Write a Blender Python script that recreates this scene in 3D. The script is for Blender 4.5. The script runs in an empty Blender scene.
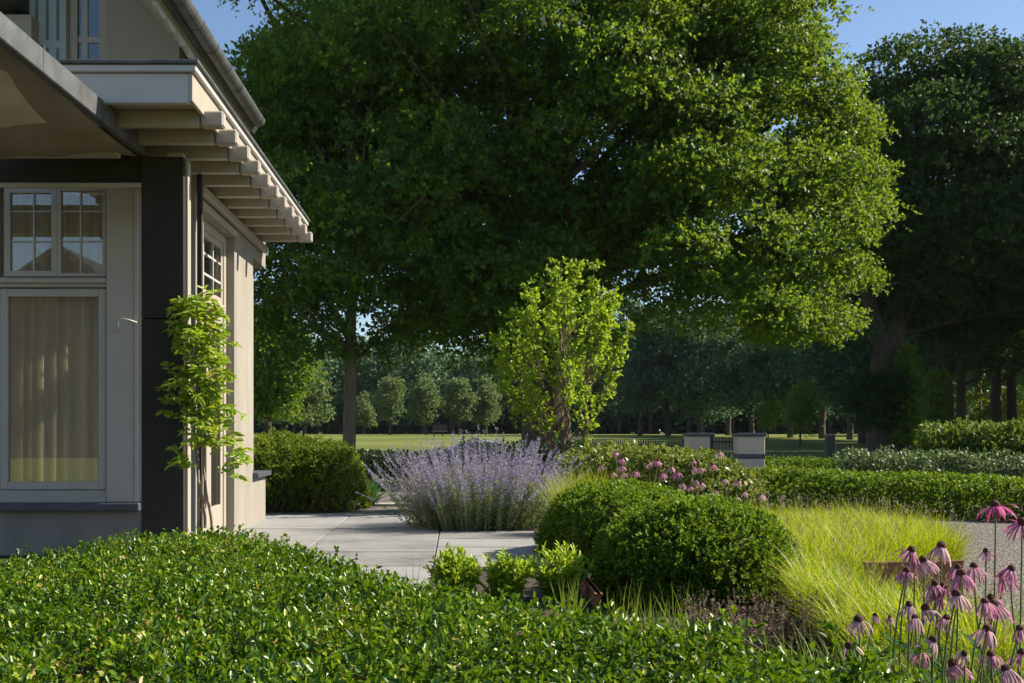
import bpy, bmesh, math, random
import numpy as np
from mathutils import Vector, Matrix

rng = np.random.default_rng(7)
random.seed(7)
R = math.radians
S = bpy.context.scene
COL = S.collection

# ------------------------------------------------------------------ camera, sky, sun, exposure
F = 1150.0            # focal length in pixels
CX, CY = 458.0, 432.0 # vanishing point of the depth lines in the photograph
EYE = 1.0
cam_d = bpy.data.cameras.new('camera')
cam = bpy.data.objects.new('camera', cam_d)
COL.objects.link(cam)
cam.location = (0, 0, EYE)
cam.rotation_euler = (R(90), 0, 0)
cam_d.sensor_width = 36
cam_d.lens = F / 1024 * 36
cam_d.shift_x = (512 - CX) / 1024
cam_d.shift_y = (CY - 341.5) / 1024
cam_d.clip_start = 0.05
cam_d.clip_end = 4000
S.camera = cam

SUN_AZ = 12.0    # degrees from +X towards +Y
SUN_EL = 37.0
world = bpy.data.worlds.new('World')
S.world = world
world.use_nodes = True
nt = world.node_tree
nt.nodes.clear()
wo = nt.nodes.new('ShaderNodeOutputWorld')
bg = nt.nodes.new('ShaderNodeBackground')
sky = nt.nodes.new('ShaderNodeTexSky')
sky.sky_type = 'NISHITA'
sky.sun_disc = False
sky.sun_elevation = R(SUN_EL)
sky.sun_rotation = R(90 - SUN_AZ)
sky.air_density = 1.0
sky.dust_density = 0.4
sky.ozone_density = 3.2
nt.links.new(sky.outputs[0], bg.inputs[0])
bg.inputs[1].default_value = 0.078
nt.links.new(bg.outputs[0], wo.inputs[0])

sun_d = bpy.data.lights.new('sun', 'SUN')
sun_d.energy = 5.0
sun_d.angle = R(0.5)
sun_d.color = (1.0, 0.90, 0.74)
sun = bpy.data.objects.new('sun', sun_d)
COL.objects.link(sun)
sd = Vector((math.cos(R(SUN_EL)) * math.cos(R(SUN_AZ)), math.cos(R(SUN_EL)) * math.sin(R(SUN_AZ)), math.sin(R(SUN_EL))))
sun.rotation_euler = sd.to_track_quat('Z', 'Y').to_euler()
sun.location = sd * 80

S.view_settings.view_transform = 'Standard'
S.view_settings.look = 'None'
S.view_settings.exposure = 1.0
S.view_settings.gamma = 1.0
S.render.engine = 'CYCLES'
S.cycles.max_bounces = 7
S.cycles.diffuse_bounces = 3
S.cycles.glossy_bounces = 3
S.cycles.transmission_bounces = 4
S.cycles.transparent_max_bounces = 8
S.cycles.caustics_reflective = False
S.cycles.caustics_refractive = False

# ------------------------------------------------------------------ helpers
def at(px, py, Y):
    return Vector(((px - CX) * Y / F, Y, EYE + (CY - py) * Y / F))

def xa(px, Y):
    return (px - CX) * Y / F

def ground_h(y):
    y = np.asarray(y, float)
    t = np.clip((y - 24.0) / 130.0, 0, 1)
    return 0.75 * t * t * (3 - 2 * t)

def tag(o, label=None, cat=None, group=None, kind=None):
    if label: o['label'] = label
    if cat: o['category'] = cat
    if group: o['group'] = group
    if kind: o['kind'] = kind
    return o

def thing(name, label, cat, loc=(0, 0, 0), group=None):
    o = bpy.data.objects.new(name, None)
    o.empty_display_size = 0.1
    COL.objects.link(o)
    o.location = loc
    return tag(o, label, cat, group)

def link(name, me, mat=None, parent=None, loc=None):
    """one mesh object; geometry is given in world space, or relative to the parent when loc is None and the parent sits elsewhere"""
    if mat is not None and not me.materials:
        me.materials.append(mat)
    o = bpy.data.objects.new(name, me)
    COL.objects.link(o)
    if parent is not None:
        o.parent = parent
    if loc is not None:
        o.location = loc
    return o

def np_mesh(name, V, faces_idx, sizes, smooth=False):
    """V (n,3); faces_idx flat loop vertex indices; sizes: loops per face (int or array)"""
    me = bpy.data.meshes.new(name)
    V = np.ascontiguousarray(V, dtype=np.float32)
    fi = np.ascontiguousarray(faces_idx, dtype=np.int32).ravel()
    nf = len(fi) // sizes if np.isscalar(sizes) else len(sizes)
    tot = np.full(nf, sizes, dtype=np.int32) if np.isscalar(sizes) else np.asarray(sizes, dtype=np.int32)
    start = np.concatenate([[0], np.cumsum(tot)[:-1]]).astype(np.int32)
    me.vertices.add(len(V)); me.vertices.foreach_set('co', V.ravel())
    me.loops.add(len(fi)); me.loops.foreach_set('vertex_index', fi)
    me.polygons.add(nf)
    me.polygons.foreach_set('loop_start', start)
    me.polygons.foreach_set('loop_total', tot)
    if smooth:
        me.polygons.foreach_set('use_smooth', np.ones(nf, dtype=bool))
    me.update(calc_edges=True)
    me.validate()
    return me

def unit(a):
    return a / np.maximum(np.linalg.norm(a, axis=-1, keepdims=True), 1e-9)

def rand_dirs(n):
    return unit(rng.normal(size=(n, 3)))

class Noise3:
    def __init__(self, seed, scale, n=9):
        g = np.random.default_rng(seed)
        self.k = unit(g.normal(size=(n, 3))) * (2 * np.pi / scale) * g.uniform(0.6, 1.7, size=(n, 1))
        self.p = g.uniform(0, 6.28, n)
    def __call__(self, P):
        return np.sin(np.asarray(P) @ self.k.T + self.p).sum(1) / math.sqrt(len(self.p) * 0.5) * 0.6

def kites(P, axis, nrm, L, W, fold=0.25):
    """one-quad folded leaves"""
    n = len(P)
    axis = unit(axis)
    side = unit(np.cross(axis, nrm))
    up = np.cross(side, axis)
    L = np.broadcast_to(L, (n,))[:, None]; W = np.broadcast_to(W, (n,))[:, None]
    mid = P + axis * L * 0.42
    V = np.empty((n, 4, 3), np.float32)
    V[:, 0] = P
    V[:, 1] = mid + side * W * 0.5 + up * W * fold
    V[:, 2] = P + axis * L - up * L * 0.10
    V[:, 3] = mid - side * W * 0.5 + up * W * fold
    F_ = np.arange(n * 4, dtype=np.int32)
    return V.reshape(-1, 3), F_, 4

def ovates(P, axis, nrm, L, W, fold=0.25, curl=0.15):
    """six-vertex leaves, two quads along the midrib"""
    n = len(P)
    axis = unit(axis)
    side = unit(np.cross(axis, nrm))
    up = np.cross(side, axis)
    L = np.broadcast_to(L, (n,))[:, None]; W = np.broadcast_to(W, (n,))[:, None]
    V = np.empty((n, 6, 3), np.float32)
    V[:, 0] = P
    V[:, 1] = P + axis * L * 0.30 + side * W * 0.47 + up * W * fold
    V[:, 2] = P + axis * L * 0.68 + side * W * 0.40 + up * (W * fold * 0.8 - L * curl * 0.4)
    V[:, 3] = P + axis * L - up * L * curl
    V[:, 4] = P + axis * L * 0.68 - side * W * 0.40 + up * (W * fold * 0.8 - L * curl * 0.4)
    V[:, 5] = P + axis * L * 0.30 - side * W * 0.47 + up * W * fold
    b = (np.arange(n, dtype=np.int32) * 6)[:, None]
    F_ = np.concatenate([b + np.array([0, 1, 2, 3]), b + np.array([0, 3, 4, 5])], axis=1)
    return V.reshape(-1, 3), F_.ravel(), 4

def shoots(P, D, length, k, leaf_l, leaf_w, open_ang=50, shape=kites, jitter=0.35, fold=0.25):
    """every shoot (position, direction) carries k leaves around it"""
    n = len(P)
    D = unit(D)
    t = rng.uniform(0.05, 1.0, size=(n, k))
    t[:, -1] = 1.0
    Ln = np.broadcast_to(length, (n,))[:, None]
    base = P[:, None, :] + D[:, None, :] * (t * Ln)[:, :, None]
    a = np.cross(D, np.array([0.31, 0.52, 0.79])); a = unit(a); b = np.cross(D, a)
    ph = (np.arange(k)[None, :] * 2.399 + rng.uniform(0, 6.28, (n, 1)) + rng.normal(0, .3, (n, k)))
    rad = a[:, None, :] * np.cos(ph)[..., None] + b[:, None, :] * np.sin(ph)[..., None]
    oa = np.radians(open_ang) * (1.15 - 0.55 * t) + rng.normal(0, 0.22, (n, k))
    axis = D[:, None, :] * np.cos(oa)[..., None] + rad * np.sin(oa)[..., None] + rng.normal(0, jitter * 0.4, (n, k, 3))
    nrm = D[:, None, :] * np.sin(oa)[..., None] - rad * np.cos(oa)[..., None] + rng.normal(0, jitter, (n, k, 3))
    sc = rng.uniform(0.72, 1.15, (n, k))
    return shape(base.reshape(-1, 3), axis.reshape(-1, 3), nrm.reshape(-1, 3), (leaf_l * sc).ravel(), (leaf_w * sc).ravel(), fold)

def join_geo(parts):
    Vs, Fs, off = [], [], 0
    for V, F_, s in parts:
        Vs.append(V); Fs.append(np.asarray(F_).ravel() + off); off += len(V)
    return np.concatenate(Vs), np.concatenate(Fs), 4

def tube_geo(pts, radii, sides=6, cap=True):
    """quads only tube along a polyline"""
    pts = np.asarray(pts, float); m = len(pts)
    radii = np.broadcast_to(radii, (m,))
    tang = unit(np.gradient(pts, axis=0))
    ref = np.array([0.0, 1.0, 0.05]) if abs(tang[0][1]) < 0.8 else np.array([1.0, 0.05, 0.0])
    a = unit(np.cross(tang, ref)); b = np.cross(tang, a)
    th = np.arange(sides) * 2 * np.pi / sides
    ring = a[:, None, :] * np.cos(th)[None, :, None] + b[:, None, :] * np.sin(th)[None, :, None]
    V = pts[:, None, :] + ring * radii[:, None, None]
    V = V.reshape(-1, 3)
    i = np.arange(m - 1)[:, None] * sides; j = np.arange(sides)[None, :]
    q = np.stack([i + j, i + (j + 1) % sides, i + sides + (j + 1) % sides, i + sides + j], -1).reshape(-1, 4)
    return V, q.ravel(), 4

def blades(P, heading, length, width, lean, droop, segs=3):
    """grass blades: strips of segs quads, heading = azimuth of the lean"""
    n = len(P)
    length = np.broadcast_to(length, (n,)); width = np.broadcast_to(width, (n,))
    lean = np.broadcast_to(lean, (n,)); droop = np.broadcast_to(droop, (n,))
    hx = np.stack([np.cos(heading), np.sin(heading), np.zeros(n)], 1)
    tw = rng.normal(0, 0.6, n)
    sx = np.stack([-np.sin(heading + tw), np.cos(heading + tw), np.zeros(n)], 1)
    V = np.empty((n, segs + 1, 2, 3), np.float32)
    p = P.copy(); ang = lean.copy()
    for s in range(segs + 1):
        w = width * (1 - (s / segs) ** 1.6 * 0.9) * 0.5
        V[:, s, 0] = p + sx * w[:, None]; V[:, s, 1] = p - sx * w[:, None]
        step = (length / segs)[:, None]
        p = p + (hx * np.sin(ang)[:, None] + np.array([0, 0, 1.0]) * np.cos(ang)[:, None]) * step
        ang = ang + droop / segs
    base = (np.arange(n, dtype=np.int32) * (segs + 1) * 2)[:, None, None]
    k = (np.arange(segs, dtype=np.int32) * 2)[None, :, None]
    q = base + k + np.array([0, 1, 3, 2], dtype=np.int32)[None, None, :]
    return V.reshape(-1, 3), q.ravel(), 4

class MB:
    """collects boxes, prisms and tubes for ONE mesh object"""
    def __init__(self): self.bm = bmesh.new()
    def box(self, x0, x1, y0, y1, z0, z1, rz=0, piv=None):
        vs = [self.bm.verts.new((x, y, z)) for z in (z0, z1) for y in (y0, y1) for x in (x0, x1)]
        for f in ((0, 2, 3, 1), (4, 5, 7, 6), (0, 1, 5, 4), (2, 6, 7, 3), (0, 4, 6, 2), (1, 3, 7, 5)):
            self.bm.faces.new([vs[i] for i in f])
        if rz:
            bmesh.ops.rotate(self.bm, verts=vs, cent=piv or ((x0 + x1) / 2, (y0 + y1) / 2, 0), matrix=Matrix.Rotation(rz, 3, 'Z'))
        return self
    def prism(self, poly, axis, a, b):
        """poly of 2D points, extruded along axis ('x','y','z') from a to b"""
        def mk(u, v, w):
            return {'x': (w, u, v), 'y': (u, w, v), 'z': (u, v, w)}[axis]
        A = [self.bm.verts.new(mk(u, v, a)) for u, v in poly]; B = [self.bm.verts.new(mk(u, v, b)) for u, v in poly]
        n = len(poly)
        self.bm.faces.new(A); self.bm.faces.new(B[::-1])
        for i in range(n):
            self.bm.faces.new((A[i], B[i], B[(i + 1) % n], A[(i + 1) % n]))
        return self
    def tube(self, pts, radii, sides=8):
        V, q, _ = tube_geo(pts, radii, sides)
        vs = [self.bm.verts.new(v) for v in V]
        q = np.asarray(q).reshape(-1, 4)
        for f in q: self.bm.faces.new([vs[i] for i in f])
        self.bm.faces.new(vs[:sides][::-1]); self.bm.faces.new(vs[-sides:])
        return self
    def build(self, name, mat, parent=None, bevel=0.0, smooth=False, off=None):
        bmesh.ops.recalc_face_normals(self.bm, faces=self.bm.faces)
        if bevel > 0:
            bmesh.ops.bevel(self.bm, geom=list(self.bm.edges), offset=bevel, segments=1, affect='EDGES', profile=0.5)
        if off is not None:
            bmesh.ops.translate(self.bm, verts=self.bm.verts, vec=-Vector(off))
        me = bpy.data.meshes.new(name)
        self.bm.to_mesh(me); self.bm.free()
        if smooth:
            for p in me.polygons: p.use_smooth = True
        return link(name, me, mat, parent)

# ------------------------------------------------------------------ materials
def new_mat(name):
    m = bpy.data.materials.new(name); m.use_nodes = True
    t = m.node_tree; t.nodes.clear()
    out = t.nodes.new('ShaderNodeOutputMaterial')
    return m, t, out

def N(t, kind, **kw):
    n = t.nodes.new('ShaderNode' + kind)
    for k, v in kw.items():
        setattr(n, k, v)
    return n

def ramp(t, fac, stops):
    r = N(t, 'ValToRGB')
    while len(r.color_ramp.elements) < len(stops): r.color_ramp.elements.new(0.5)
    for e, (p, c) in zip(r.color_ramp.elements, stops):
        e.position = p; e.color = (*c, 1)
    t.links.new(fac, r.inputs[0])
    return r.outputs[0]

LEAFK = 1.5   # the leaf colours below are written for the darkest leaves of each plant
def mat_leaf(name, stops, trans=0.35, tcol=None, rough=0.45, spec=0.4, patch=None):
    """leaves: colour varies from leaf to leaf and gently through the plant; thin leaves let light through"""
    stops = [(p_, tuple(min(0.75, v * (LEAFK if max(c) < 0.24 else 1.0)) for v in c)) for p_, c in stops]
    if tcol: tcol = tuple(min(0.6, v * 1.3) for v in tcol)
    m, t, out = new_mat(name)
    geo = N(t, 'NewGeometry')
    if patch:
        tc = N(t, 'TexCoord'); nz = N(t, 'TexNoise'); nz.inputs['Scale'].default_value = patch; nz.inputs['Detail'].default_value = 2
        t.links.new(tc.outputs['Object'], nz.inputs['Vector'])
        mx = N(t, 'Math', operation='MULTIPLY_ADD'); t.links.new(nz.outputs[0], mx.inputs[0]); mx.inputs[1].default_value = 1.1; mx.inputs[2].default_value = -0.55
        ad = N(t, 'Math', operation='ADD', use_clamp=True); t.links.new(geo.outputs['Random Per Island'], ad.inputs[0]); t.links.new(mx.outputs[0], ad.inputs[1])
        fac = ad.outputs[0]
    else:
        fac = geo.outputs['Random Per Island']
    col = ramp(t, fac, stops)
    p = N(t, 'BsdfPrincipled'); t.links.new(col, p.inputs['Base Color'])
    p.inputs['Roughness'].default_value = rough
    p.inputs['Specular IOR Level'].default_value = spec
    tr = N(t, 'BsdfTranslucent')
    if tcol:
        mixc = N(t, 'Mix', data_type='RGBA', blend_type='MIX'); mixc.inputs[0].default_value = 0.6
        t.links.new(col, mixc.inputs[6]); mixc.inputs[7].default_value = (*tcol, 1)
        t.links.new(mixc.outputs[2], tr.inputs[0])
    else:
        t.links.new(col, tr.inputs[0])
    mx = N(t, 'MixShader'); mx.inputs[0].default_value = trans
    t.links.new(p.outputs[0], mx.inputs[1]); t.links.new(tr.outputs[0], mx.inputs[2])
    t.links.new(mx.outputs[0], out.inputs[0])
    return m

def mat_plain(name, col, rough=0.6, var=0.12, scale=3.0, bump=0.0, bscale=60.0, metal=0.0, spec=0.5, stretch=None, dirt=None):
    m, t, out = new_mat(name)
    tc = N(t, 'TexCoord'); vec = tc.outputs['Object']
    if stretch:
        mp = N(t, 'Mapping'); mp.inputs['Scale'].default_value = stretch; t.links.new(vec, mp.inputs[0]); vec = mp.outputs[0]
    nz = N(t, 'TexNoise'); nz.inputs['Scale'].default_value = scale; nz.inputs['Detail'].default_value = 6; nz.inputs['Roughness'].default_value = 0.65
    t.links.new(vec, nz.inputs['Vector'])
    c0 = [max(0, c * (1 - var)) for c in col]; c1 = [min(1, c * (1 + var)) for c in col]
    if dirt:
        cc = ramp(t, nz.outputs[0], [(0.30, dirt), (0.45, c0), (0.7, c1)])
    else:
        cc = ramp(t, nz.outputs[0], [(0.3, c0), (0.7, c1)])
    p = N(t, 'BsdfPrincipled'); t.links.new(cc, p.inputs['Base Color'])
    p.inputs['Roughness'].default_value = rough; p.inputs['Metallic'].default_value = metal; p.inputs['Specular IOR Level'].default_value = spec
    if bump:
        n2 = N(t, 'TexNoise'); n2.inputs['Scale'].default_value = bscale; n2.inputs['Detail'].default_value = 5
        t.links.new(vec, n2.inputs['Vector'])
        b = N(t, 'Bump'); b.inputs['Strength'].default_value = bump; b.inputs['Distance'].default_value = 0.01
        t.links.new(n2.outputs[0], b.inputs['Height']); t.links.new(b.outputs[0], p.inputs['Normal'])
    t.links.new(p.outputs[0], out.inputs[0])
    return m

def mat_glass(name, refl=0.07, tint=(0.85, 0.9, 0.92)):
    m, t, out = new_mat(name)
    tr = N(t, 'BsdfTransparent'); tr.inputs[0].default_value = (*tint, 1)
    gl = N(t, 'BsdfGlossy'); gl.inputs['Roughness'].default_value = 0.01
    lw = N(t, 'LayerWeight'); lw.inputs[0].default_value = 0.35
    ma = N(t, 'Math', operation='MULTIPLY_ADD', use_clamp=True); t.links.new(lw.outputs['Fresnel'], ma.inputs[0]); ma.inputs[1].default_value = 0.55; ma.inputs[2].default_value = refl
    mx = N(t, 'MixShader'); t.links.new(ma.outputs[0], mx.inputs[0]); t.links.new(tr.outputs[0], mx.inputs[1]); t.links.new(gl.outputs[0], mx.inputs[2])
    t.links.new(mx.outputs[0], out.inputs[0])
    return m

def mat_canvas():
    m, t, out = new_mat('canvas')
    tc = N(t, 'TexCoord'); nz = N(t, 'TexNoise'); nz.inputs['Scale'].default_value = 3.0; nz.inputs['Detail'].default_value = 6
    t.links.new(tc.outputs['Object'], nz.inputs['Vector'])
    c = ramp(t, nz.outputs[0], [(0.3, (0.26, 0.22, 0.155)), (0.7, (0.34, 0.29, 0.21))])
    d = N(t, 'BsdfDiffuse'); tr = N(t, 'BsdfTranslucent')
    t.links.new(c, d.inputs[0]); t.links.new(c, tr.inputs[0])
    mx = N(t, 'MixShader'); mx.inputs[0].default_value = 0.08
    t.links.new(d.outputs[0], mx.inputs[1]); t.links.new(tr.outputs[0], mx.inputs[2]); t.links.new(mx.outputs[0], out.inputs[0])
    return m

M = {}
M['cream_wall'] = mat_plain('cream_render', (0.285, 0.262, 0.222), 0.85, 0.10, 1.6, 0.3, 180, stretch=(2.5, 2.5, 0.5), dirt=(0.225, 0.205, 0.17))
M['cream_paint'] = mat_plain('cream_paint', (0.37, 0.33, 0.27), 0.5, 0.05, 2.0, 0.06, 40)
M['white_paint'] = mat_plain('white_paint', (0.46, 0.44, 0.43), 0.45, 0.04, 2.0, 0.05, 30)
M['bounce_white'] = mat_plain('bounce_white', (0.80, 0.77, 0.70), 0.9, 0.03)
M['frame_paint'] = mat_plain('frame_paint', (0.43, 0.39, 0.345), 0.45, 0.05, 2.0, 0.05, 40)
M['dark_paint'] = mat_plain('dark_paint', (0.030, 0.026, 0.021), 0.7, 0.2, 3.0, 0.05, 40, spec=0.25)
M['joist_end_skylit'] = mat_plain('joist_end_skylit', (0.36, 0.32, 0.28), 0.7, 0.12, 6.0, 0.3, 60, stretch=(6, 6, 1))  # streaky joist ends, skylight put into the greyer tone
M['zinc'] = mat_plain('zinc', (0.095, 0.10, 0.103), 0.55, 0.4, 5.0, 0.1, 30, metal=0.25)
M['bluestone'] = mat_plain('bluestone', (0.07, 0.075, 0.085), 0.45, 0.2, 5.0, 0.15, 80)
M['dark_roof'] = mat_plain('dark_roof', (0.04, 0.042, 0.048), 0.6, 0.2, 4.0, 0.2, 40)
M['shutter_blue'] = mat_plain('shutter_blue', (0.42, 0.52, 0.60), 0.5, 0.06, 3.0, 0.05, 40)
M['groove_shade_blue'] = mat_plain('groove_shade_blue', (0.14, 0.19, 0.24), 0.6, 0.06)  # shutter blue darkened to paint the shade inside its slots
M['canvas'] = mat_canvas()
M['corten'] = mat_plain('corten', (0.30, 0.125, 0.055), 0.85, 0.35, 9.0, 0.3, 90)
M['stone_pillar'] = mat_plain('pillar_render', (0.68, 0.55, 0.39), 0.85, 0.12, 4.0, 0.2, 120)
M['iron'] = mat_plain('black_iron', (0.02, 0.02, 0.022), 0.5, 0.2, 6.0)
M['bark'] = mat_plain('bark', (0.075, 0.055, 0.04), 0.95, 0.4, 5.0, 0.9, 14, stretch=(2.5, 2.5, 0.35))
M['bark_mid'] = mat_plain('bark_mid', (0.085, 0.068, 0.055), 0.95, 0.4, 5.0, 0.9, 14, stretch=(2.5, 2.5, 0.35))
M['bark_pale'] = mat_plain('bark_pale', (0.17, 0.12, 0.075), 0.95, 0.4, 5.0, 0.9, 14, stretch=(2.5, 2.5, 0.35))
M['core_brown'] = mat_plain('core_brown', (0.06, 0.045, 0.03), 0.95, 0.4, 8.0)  # brown of the dark filler cores added inside shrubs and hedges
M['stem_brown'] = mat_plain('stem_brown', (0.22, 0.15, 0.09), 0.8, 0.25, 12.0)
M['glass'] = mat_glass('window_glass', 0.10, (0.95, 0.96, 0.95))
M['blue_rim'] = mat_plain('blue_rim', (0.35, 0.45, 0.55), 0.4, 0.05)
M['board_wood'] = mat_plain('board_wood', (0.06, 0.045, 0.035), 0.8, 0.2)

M['lime_leaf'] = mat_leaf('lime_leaf', [(0.0, (0.012, 0.048, 0.016)), (0.5, (0.036, 0.096, 0.016)), (1.0, (0.115, 0.160, 0.012))], 0.45, (0.25, 0.34, 0.012), 0.5, 0.25, patch=0.35)
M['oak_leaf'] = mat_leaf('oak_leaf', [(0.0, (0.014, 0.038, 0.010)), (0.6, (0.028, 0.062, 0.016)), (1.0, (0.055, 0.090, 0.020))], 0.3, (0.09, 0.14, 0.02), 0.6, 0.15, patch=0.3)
M['far_leaf'] = mat_leaf('far_leaf', [(0.0, (0.038, 0.082, 0.038)), (0.6, (0.068, 0.122, 0.052)), (1.0, (0.10, 0.150, 0.056))], 0.28, None, 0.6, 0.2, patch=0.12)
M['field_tree_leaf'] = mat_leaf('field_tree_leaf', [(0.0, (0.07, 0.11, 0.035)), (0.6, (0.12, 0.165, 0.05)), (1.0, (0.18, 0.21, 0.07))], 0.35, None, 0.6, 0.2, patch=0.5)
M['young_leaf'] = mat_leaf('young_leaf', [(0.0, (0.09, 0.17, 0.010)), (0.6, (0.14, 0.23, 0.012)), (1.0, (0.20, 0.235, 0.02))], 0.48, (0.34, 0.44, 0.02), 0.45, 0.35)
M['hedge_leaf'] = mat_leaf('hedge_leaf', [(0.0, (0.009, 0.034, 0.003)), (0.35, (0.032, 0.082, 0.003)), (0.75, (0.100, 0.160, 0.005)), (0.98, (0.19, 0.22, 0.010)), (1.0, (0.23, 0.17, 0.04))], 0.28, (0.17, 0.30, 0.004), 0.34, 0.38, patch=2.5)
M['box_leaf'] = mat_leaf('box_leaf', [(0.0, (0.030, 0.072, 0.006)), (0.6, (0.076, 0.132, 0.009)), (1.0, (0.15, 0.200, 0.014))], 0.36, (0.20, 0.30, 0.008), 0.5, 0.22, patch=3.0)
M['yew_leaf'] = mat_leaf('yew_leaf', [(0.0, (0.05, 0.09, 0.010)), (0.6, (0.10, 0.150, 0.014)), (1.0, (0.16, 0.21, 0.02))], 0.34, (0.2, 0.28, 0.01), 0.5, 0.22, patch=3.0)
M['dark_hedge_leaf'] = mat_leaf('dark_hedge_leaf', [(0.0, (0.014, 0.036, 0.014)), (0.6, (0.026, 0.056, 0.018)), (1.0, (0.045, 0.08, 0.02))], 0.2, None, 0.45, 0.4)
M['rose_leaf'] = mat_leaf('rose_leaf', [(0.0, (0.055, 0.095, 0.014)), (0.6, (0.11, 0.155, 0.022)), (0.92, (0.17, 0.20, 0.045)), (1.0, (0.22, 0.17, 0.08))], 0.34, (0.26, 0.29, 0.03), 0.38, 0.5)
M['silver_leaf'] = mat_leaf('silver_leaf', [(0.0, (0.055, 0.095, 0.025)), (0.55, (0.10, 0.150, 0.04)), (1.0, (0.23, 0.26, 0.14))], 0.28, None, 0.5, 0.35)
M['laurel_leaf'] = mat_leaf('laurel_leaf', [(0.0, (0.040, 0.075, 0.012)), (0.6, (0.072, 0.118, 0.015)), (1.0, (0.115, 0.165, 0.02))], 0.36, (0.18, 0.25, 0.02), 0.5, 0.3, patch=0.8)
M['lime_shrub_leaf'] = mat_leaf('lime_shrub_leaf', [(0.0, (0.25, 0.40, 0.02)), (0.6, (0.32, 0.48, 0.03)), (1.0, (0.44, 0.52, 0.05))], 0.42, (0.40, 0.50, 0.03), 0.4, 0.4)
M['vine_leaf'] = mat_leaf('vine_leaf', [(0.0, (0.10, 0.18, 0.015)), (0.65, (0.16, 0.235, 0.02)), (0.93, (0.22, 0.235, 0.03)), (1.0, (0.40, 0.28, 0.05))], 0.42, (0.34, 0.42, 0.02), 0.4, 0.4)
M['iris_leaf'] = mat_leaf('iris_leaf', [(0.0, (0.06, 0.10, 0.012)), (0.6, (0.10, 0.15, 0.016)), (1.0, (0.16, 0.19, 0.03))], 0.4, (0.2, 0.28, 0.02), 0.5, 0.3)
M['sapling_sunlit_leaf'] = mat_leaf('sapling_sunlit_leaf', [(0.0, (0.055, 0.10, 0.014)), (0.6, (0.095, 0.155, 0.018)), (1.0, (0.15, 0.205, 0.022))], 0.4, (0.24, 0.32, 0.02), 0.5, 0.25)  # lighter green that carries sunlight for plants standing in shade
M['fern_leaf'] = mat_leaf('fern_leaf', [(0.0, (0.04, 0.10, 0.03)), (1.0, (0.09, 0.17, 0.05))], 0.35, None, 0.5, 0.3)
M['sage_flower'] = mat_leaf('sage_flower', [(0.0, (0.27, 0.22, 0.40)), (0.6, (0.38, 0.33, 0.50)), (1.0, (0.52, 0.48, 0.60))], 0.3, None, 0.7, 0.1)
M['sage_leaf'] = mat_leaf('sage_leaf', [(0.0, (0.11, 0.16, 0.04)), (0.6, (0.18, 0.23, 0.06)), (1.0, (0.24, 0.28, 0.12))], 0.35, None, 0.7, 0.1)
M['sage_stem'] = mat_plain('sage_stem', (0.42, 0.42, 0.42), 0.8, 0.1, 20)
M['grass_blade'] = mat_leaf('grass_blade', [(0.0, (0.17, 0.28, 0.006)), (0.55, (0.30, 0.40, 0.008)), (0.93, (0.42, 0.46, 0.012)), (0.97, (0.42, 0.38, 0.10)), (1.0, (0.40, 0.30, 0.14))], 0.45, (0.42, 0.50, 0.008), 0.45, 0.3, patch=1.2)
M['seed_head'] = mat_leaf('seed_head', [(0.0, (0.30, 0.24, 0.12)), (1.0, (0.45, 0.38, 0.2))], 0.3, None, 0.8, 0.1)
M['petal'] = mat_leaf('petal', [(0.0, (0.50, 0.17, 0.31)), (0.6, (0.60, 0.29, 0.41)), (1.0, (0.70, 0.46, 0.52))], 0.4, None, 0.6, 0.2)
M['petal_pale'] = mat_leaf('coneflower_pale_petal', [(0.0, (0.52, 0.28, 0.37)), (0.6, (0.64, 0.42, 0.46)), (1.0, (0.72, 0.56, 0.54))], 0.4, None, 0.6, 0.2)
M['petal_deep'] = mat_leaf('coneflower_deep_petal', [(0.0, (0.56, 0.07, 0.27)), (1.0, (0.68, 0.19, 0.40))], 0.4, None, 0.6, 0.2)
M['cone'] = mat_plain('coneflower_cone', (0.095, 0.020, 0.010), 0.8, 0.7, 160.0, 1.0, 300)
M['flower_stem'] = mat_plain('flower_stem', (0.13, 0.16, 0.05), 0.7, 0.3, 20.0)
M['heather'] = mat_leaf('thyme_spike', [(0.0, (0.07, 0.075, 0.035)), (0.5, (0.15, 0.105, 0.075)), (1.0, (0.24, 0.17, 0.14))], 0.2, None, 0.8, 0.1)

def mat_ground():
    m, t, out = new_mat('field_grass')
    tc = N(t, 'TexCoord')
    n1 = N(t, 'TexNoise'); n1.inputs['Scale'].default_value = 0.09; n1.inputs['Detail'].default_value = 8
    n2 = N(t, 'TexNoise'); n2.inputs['Scale'].default_value = 6.0; n2.inputs['Detail'].default_value = 6; n2.inputs['Roughness'].default_value = 0.8
    for n in (n1, n2): t.links.new(tc.outputs['Object'], n.inputs['Vector'])
    a = N(t, 'Math', operation='MULTIPLY_ADD'); t.links.new(n2.outputs[0], a.inputs[0]); a.inputs[1].default_value = 0.5
    t.links.new(n1.outputs[0], a.inputs[2])
    c = ramp(t, a.outputs[0], [(0.45, (0.085, 0.12, 0.025)), (0.75, (0.135, 0.160, 0.036)), (1.0, (0.20, 0.20, 0.06))])
    p = N(t, 'BsdfPrincipled'); t.links.new(c, p.inputs['Base Color']); p.inputs['Roughness'].default_value = 0.95
    p.inputs['Specular IOR Level'].default_value = 0.1
    b = N(t, 'Bump'); b.inputs['Strength'].default_value = 0.8; b.inputs['Distance'].default_value = 0.05
    t.links.new(n2.outputs[0], b.inputs['Height']); t.links.new(b.outputs[0], p.inputs['Normal'])
    t.links.new(p.outputs[0], out.inputs[0])
    return m

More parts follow.
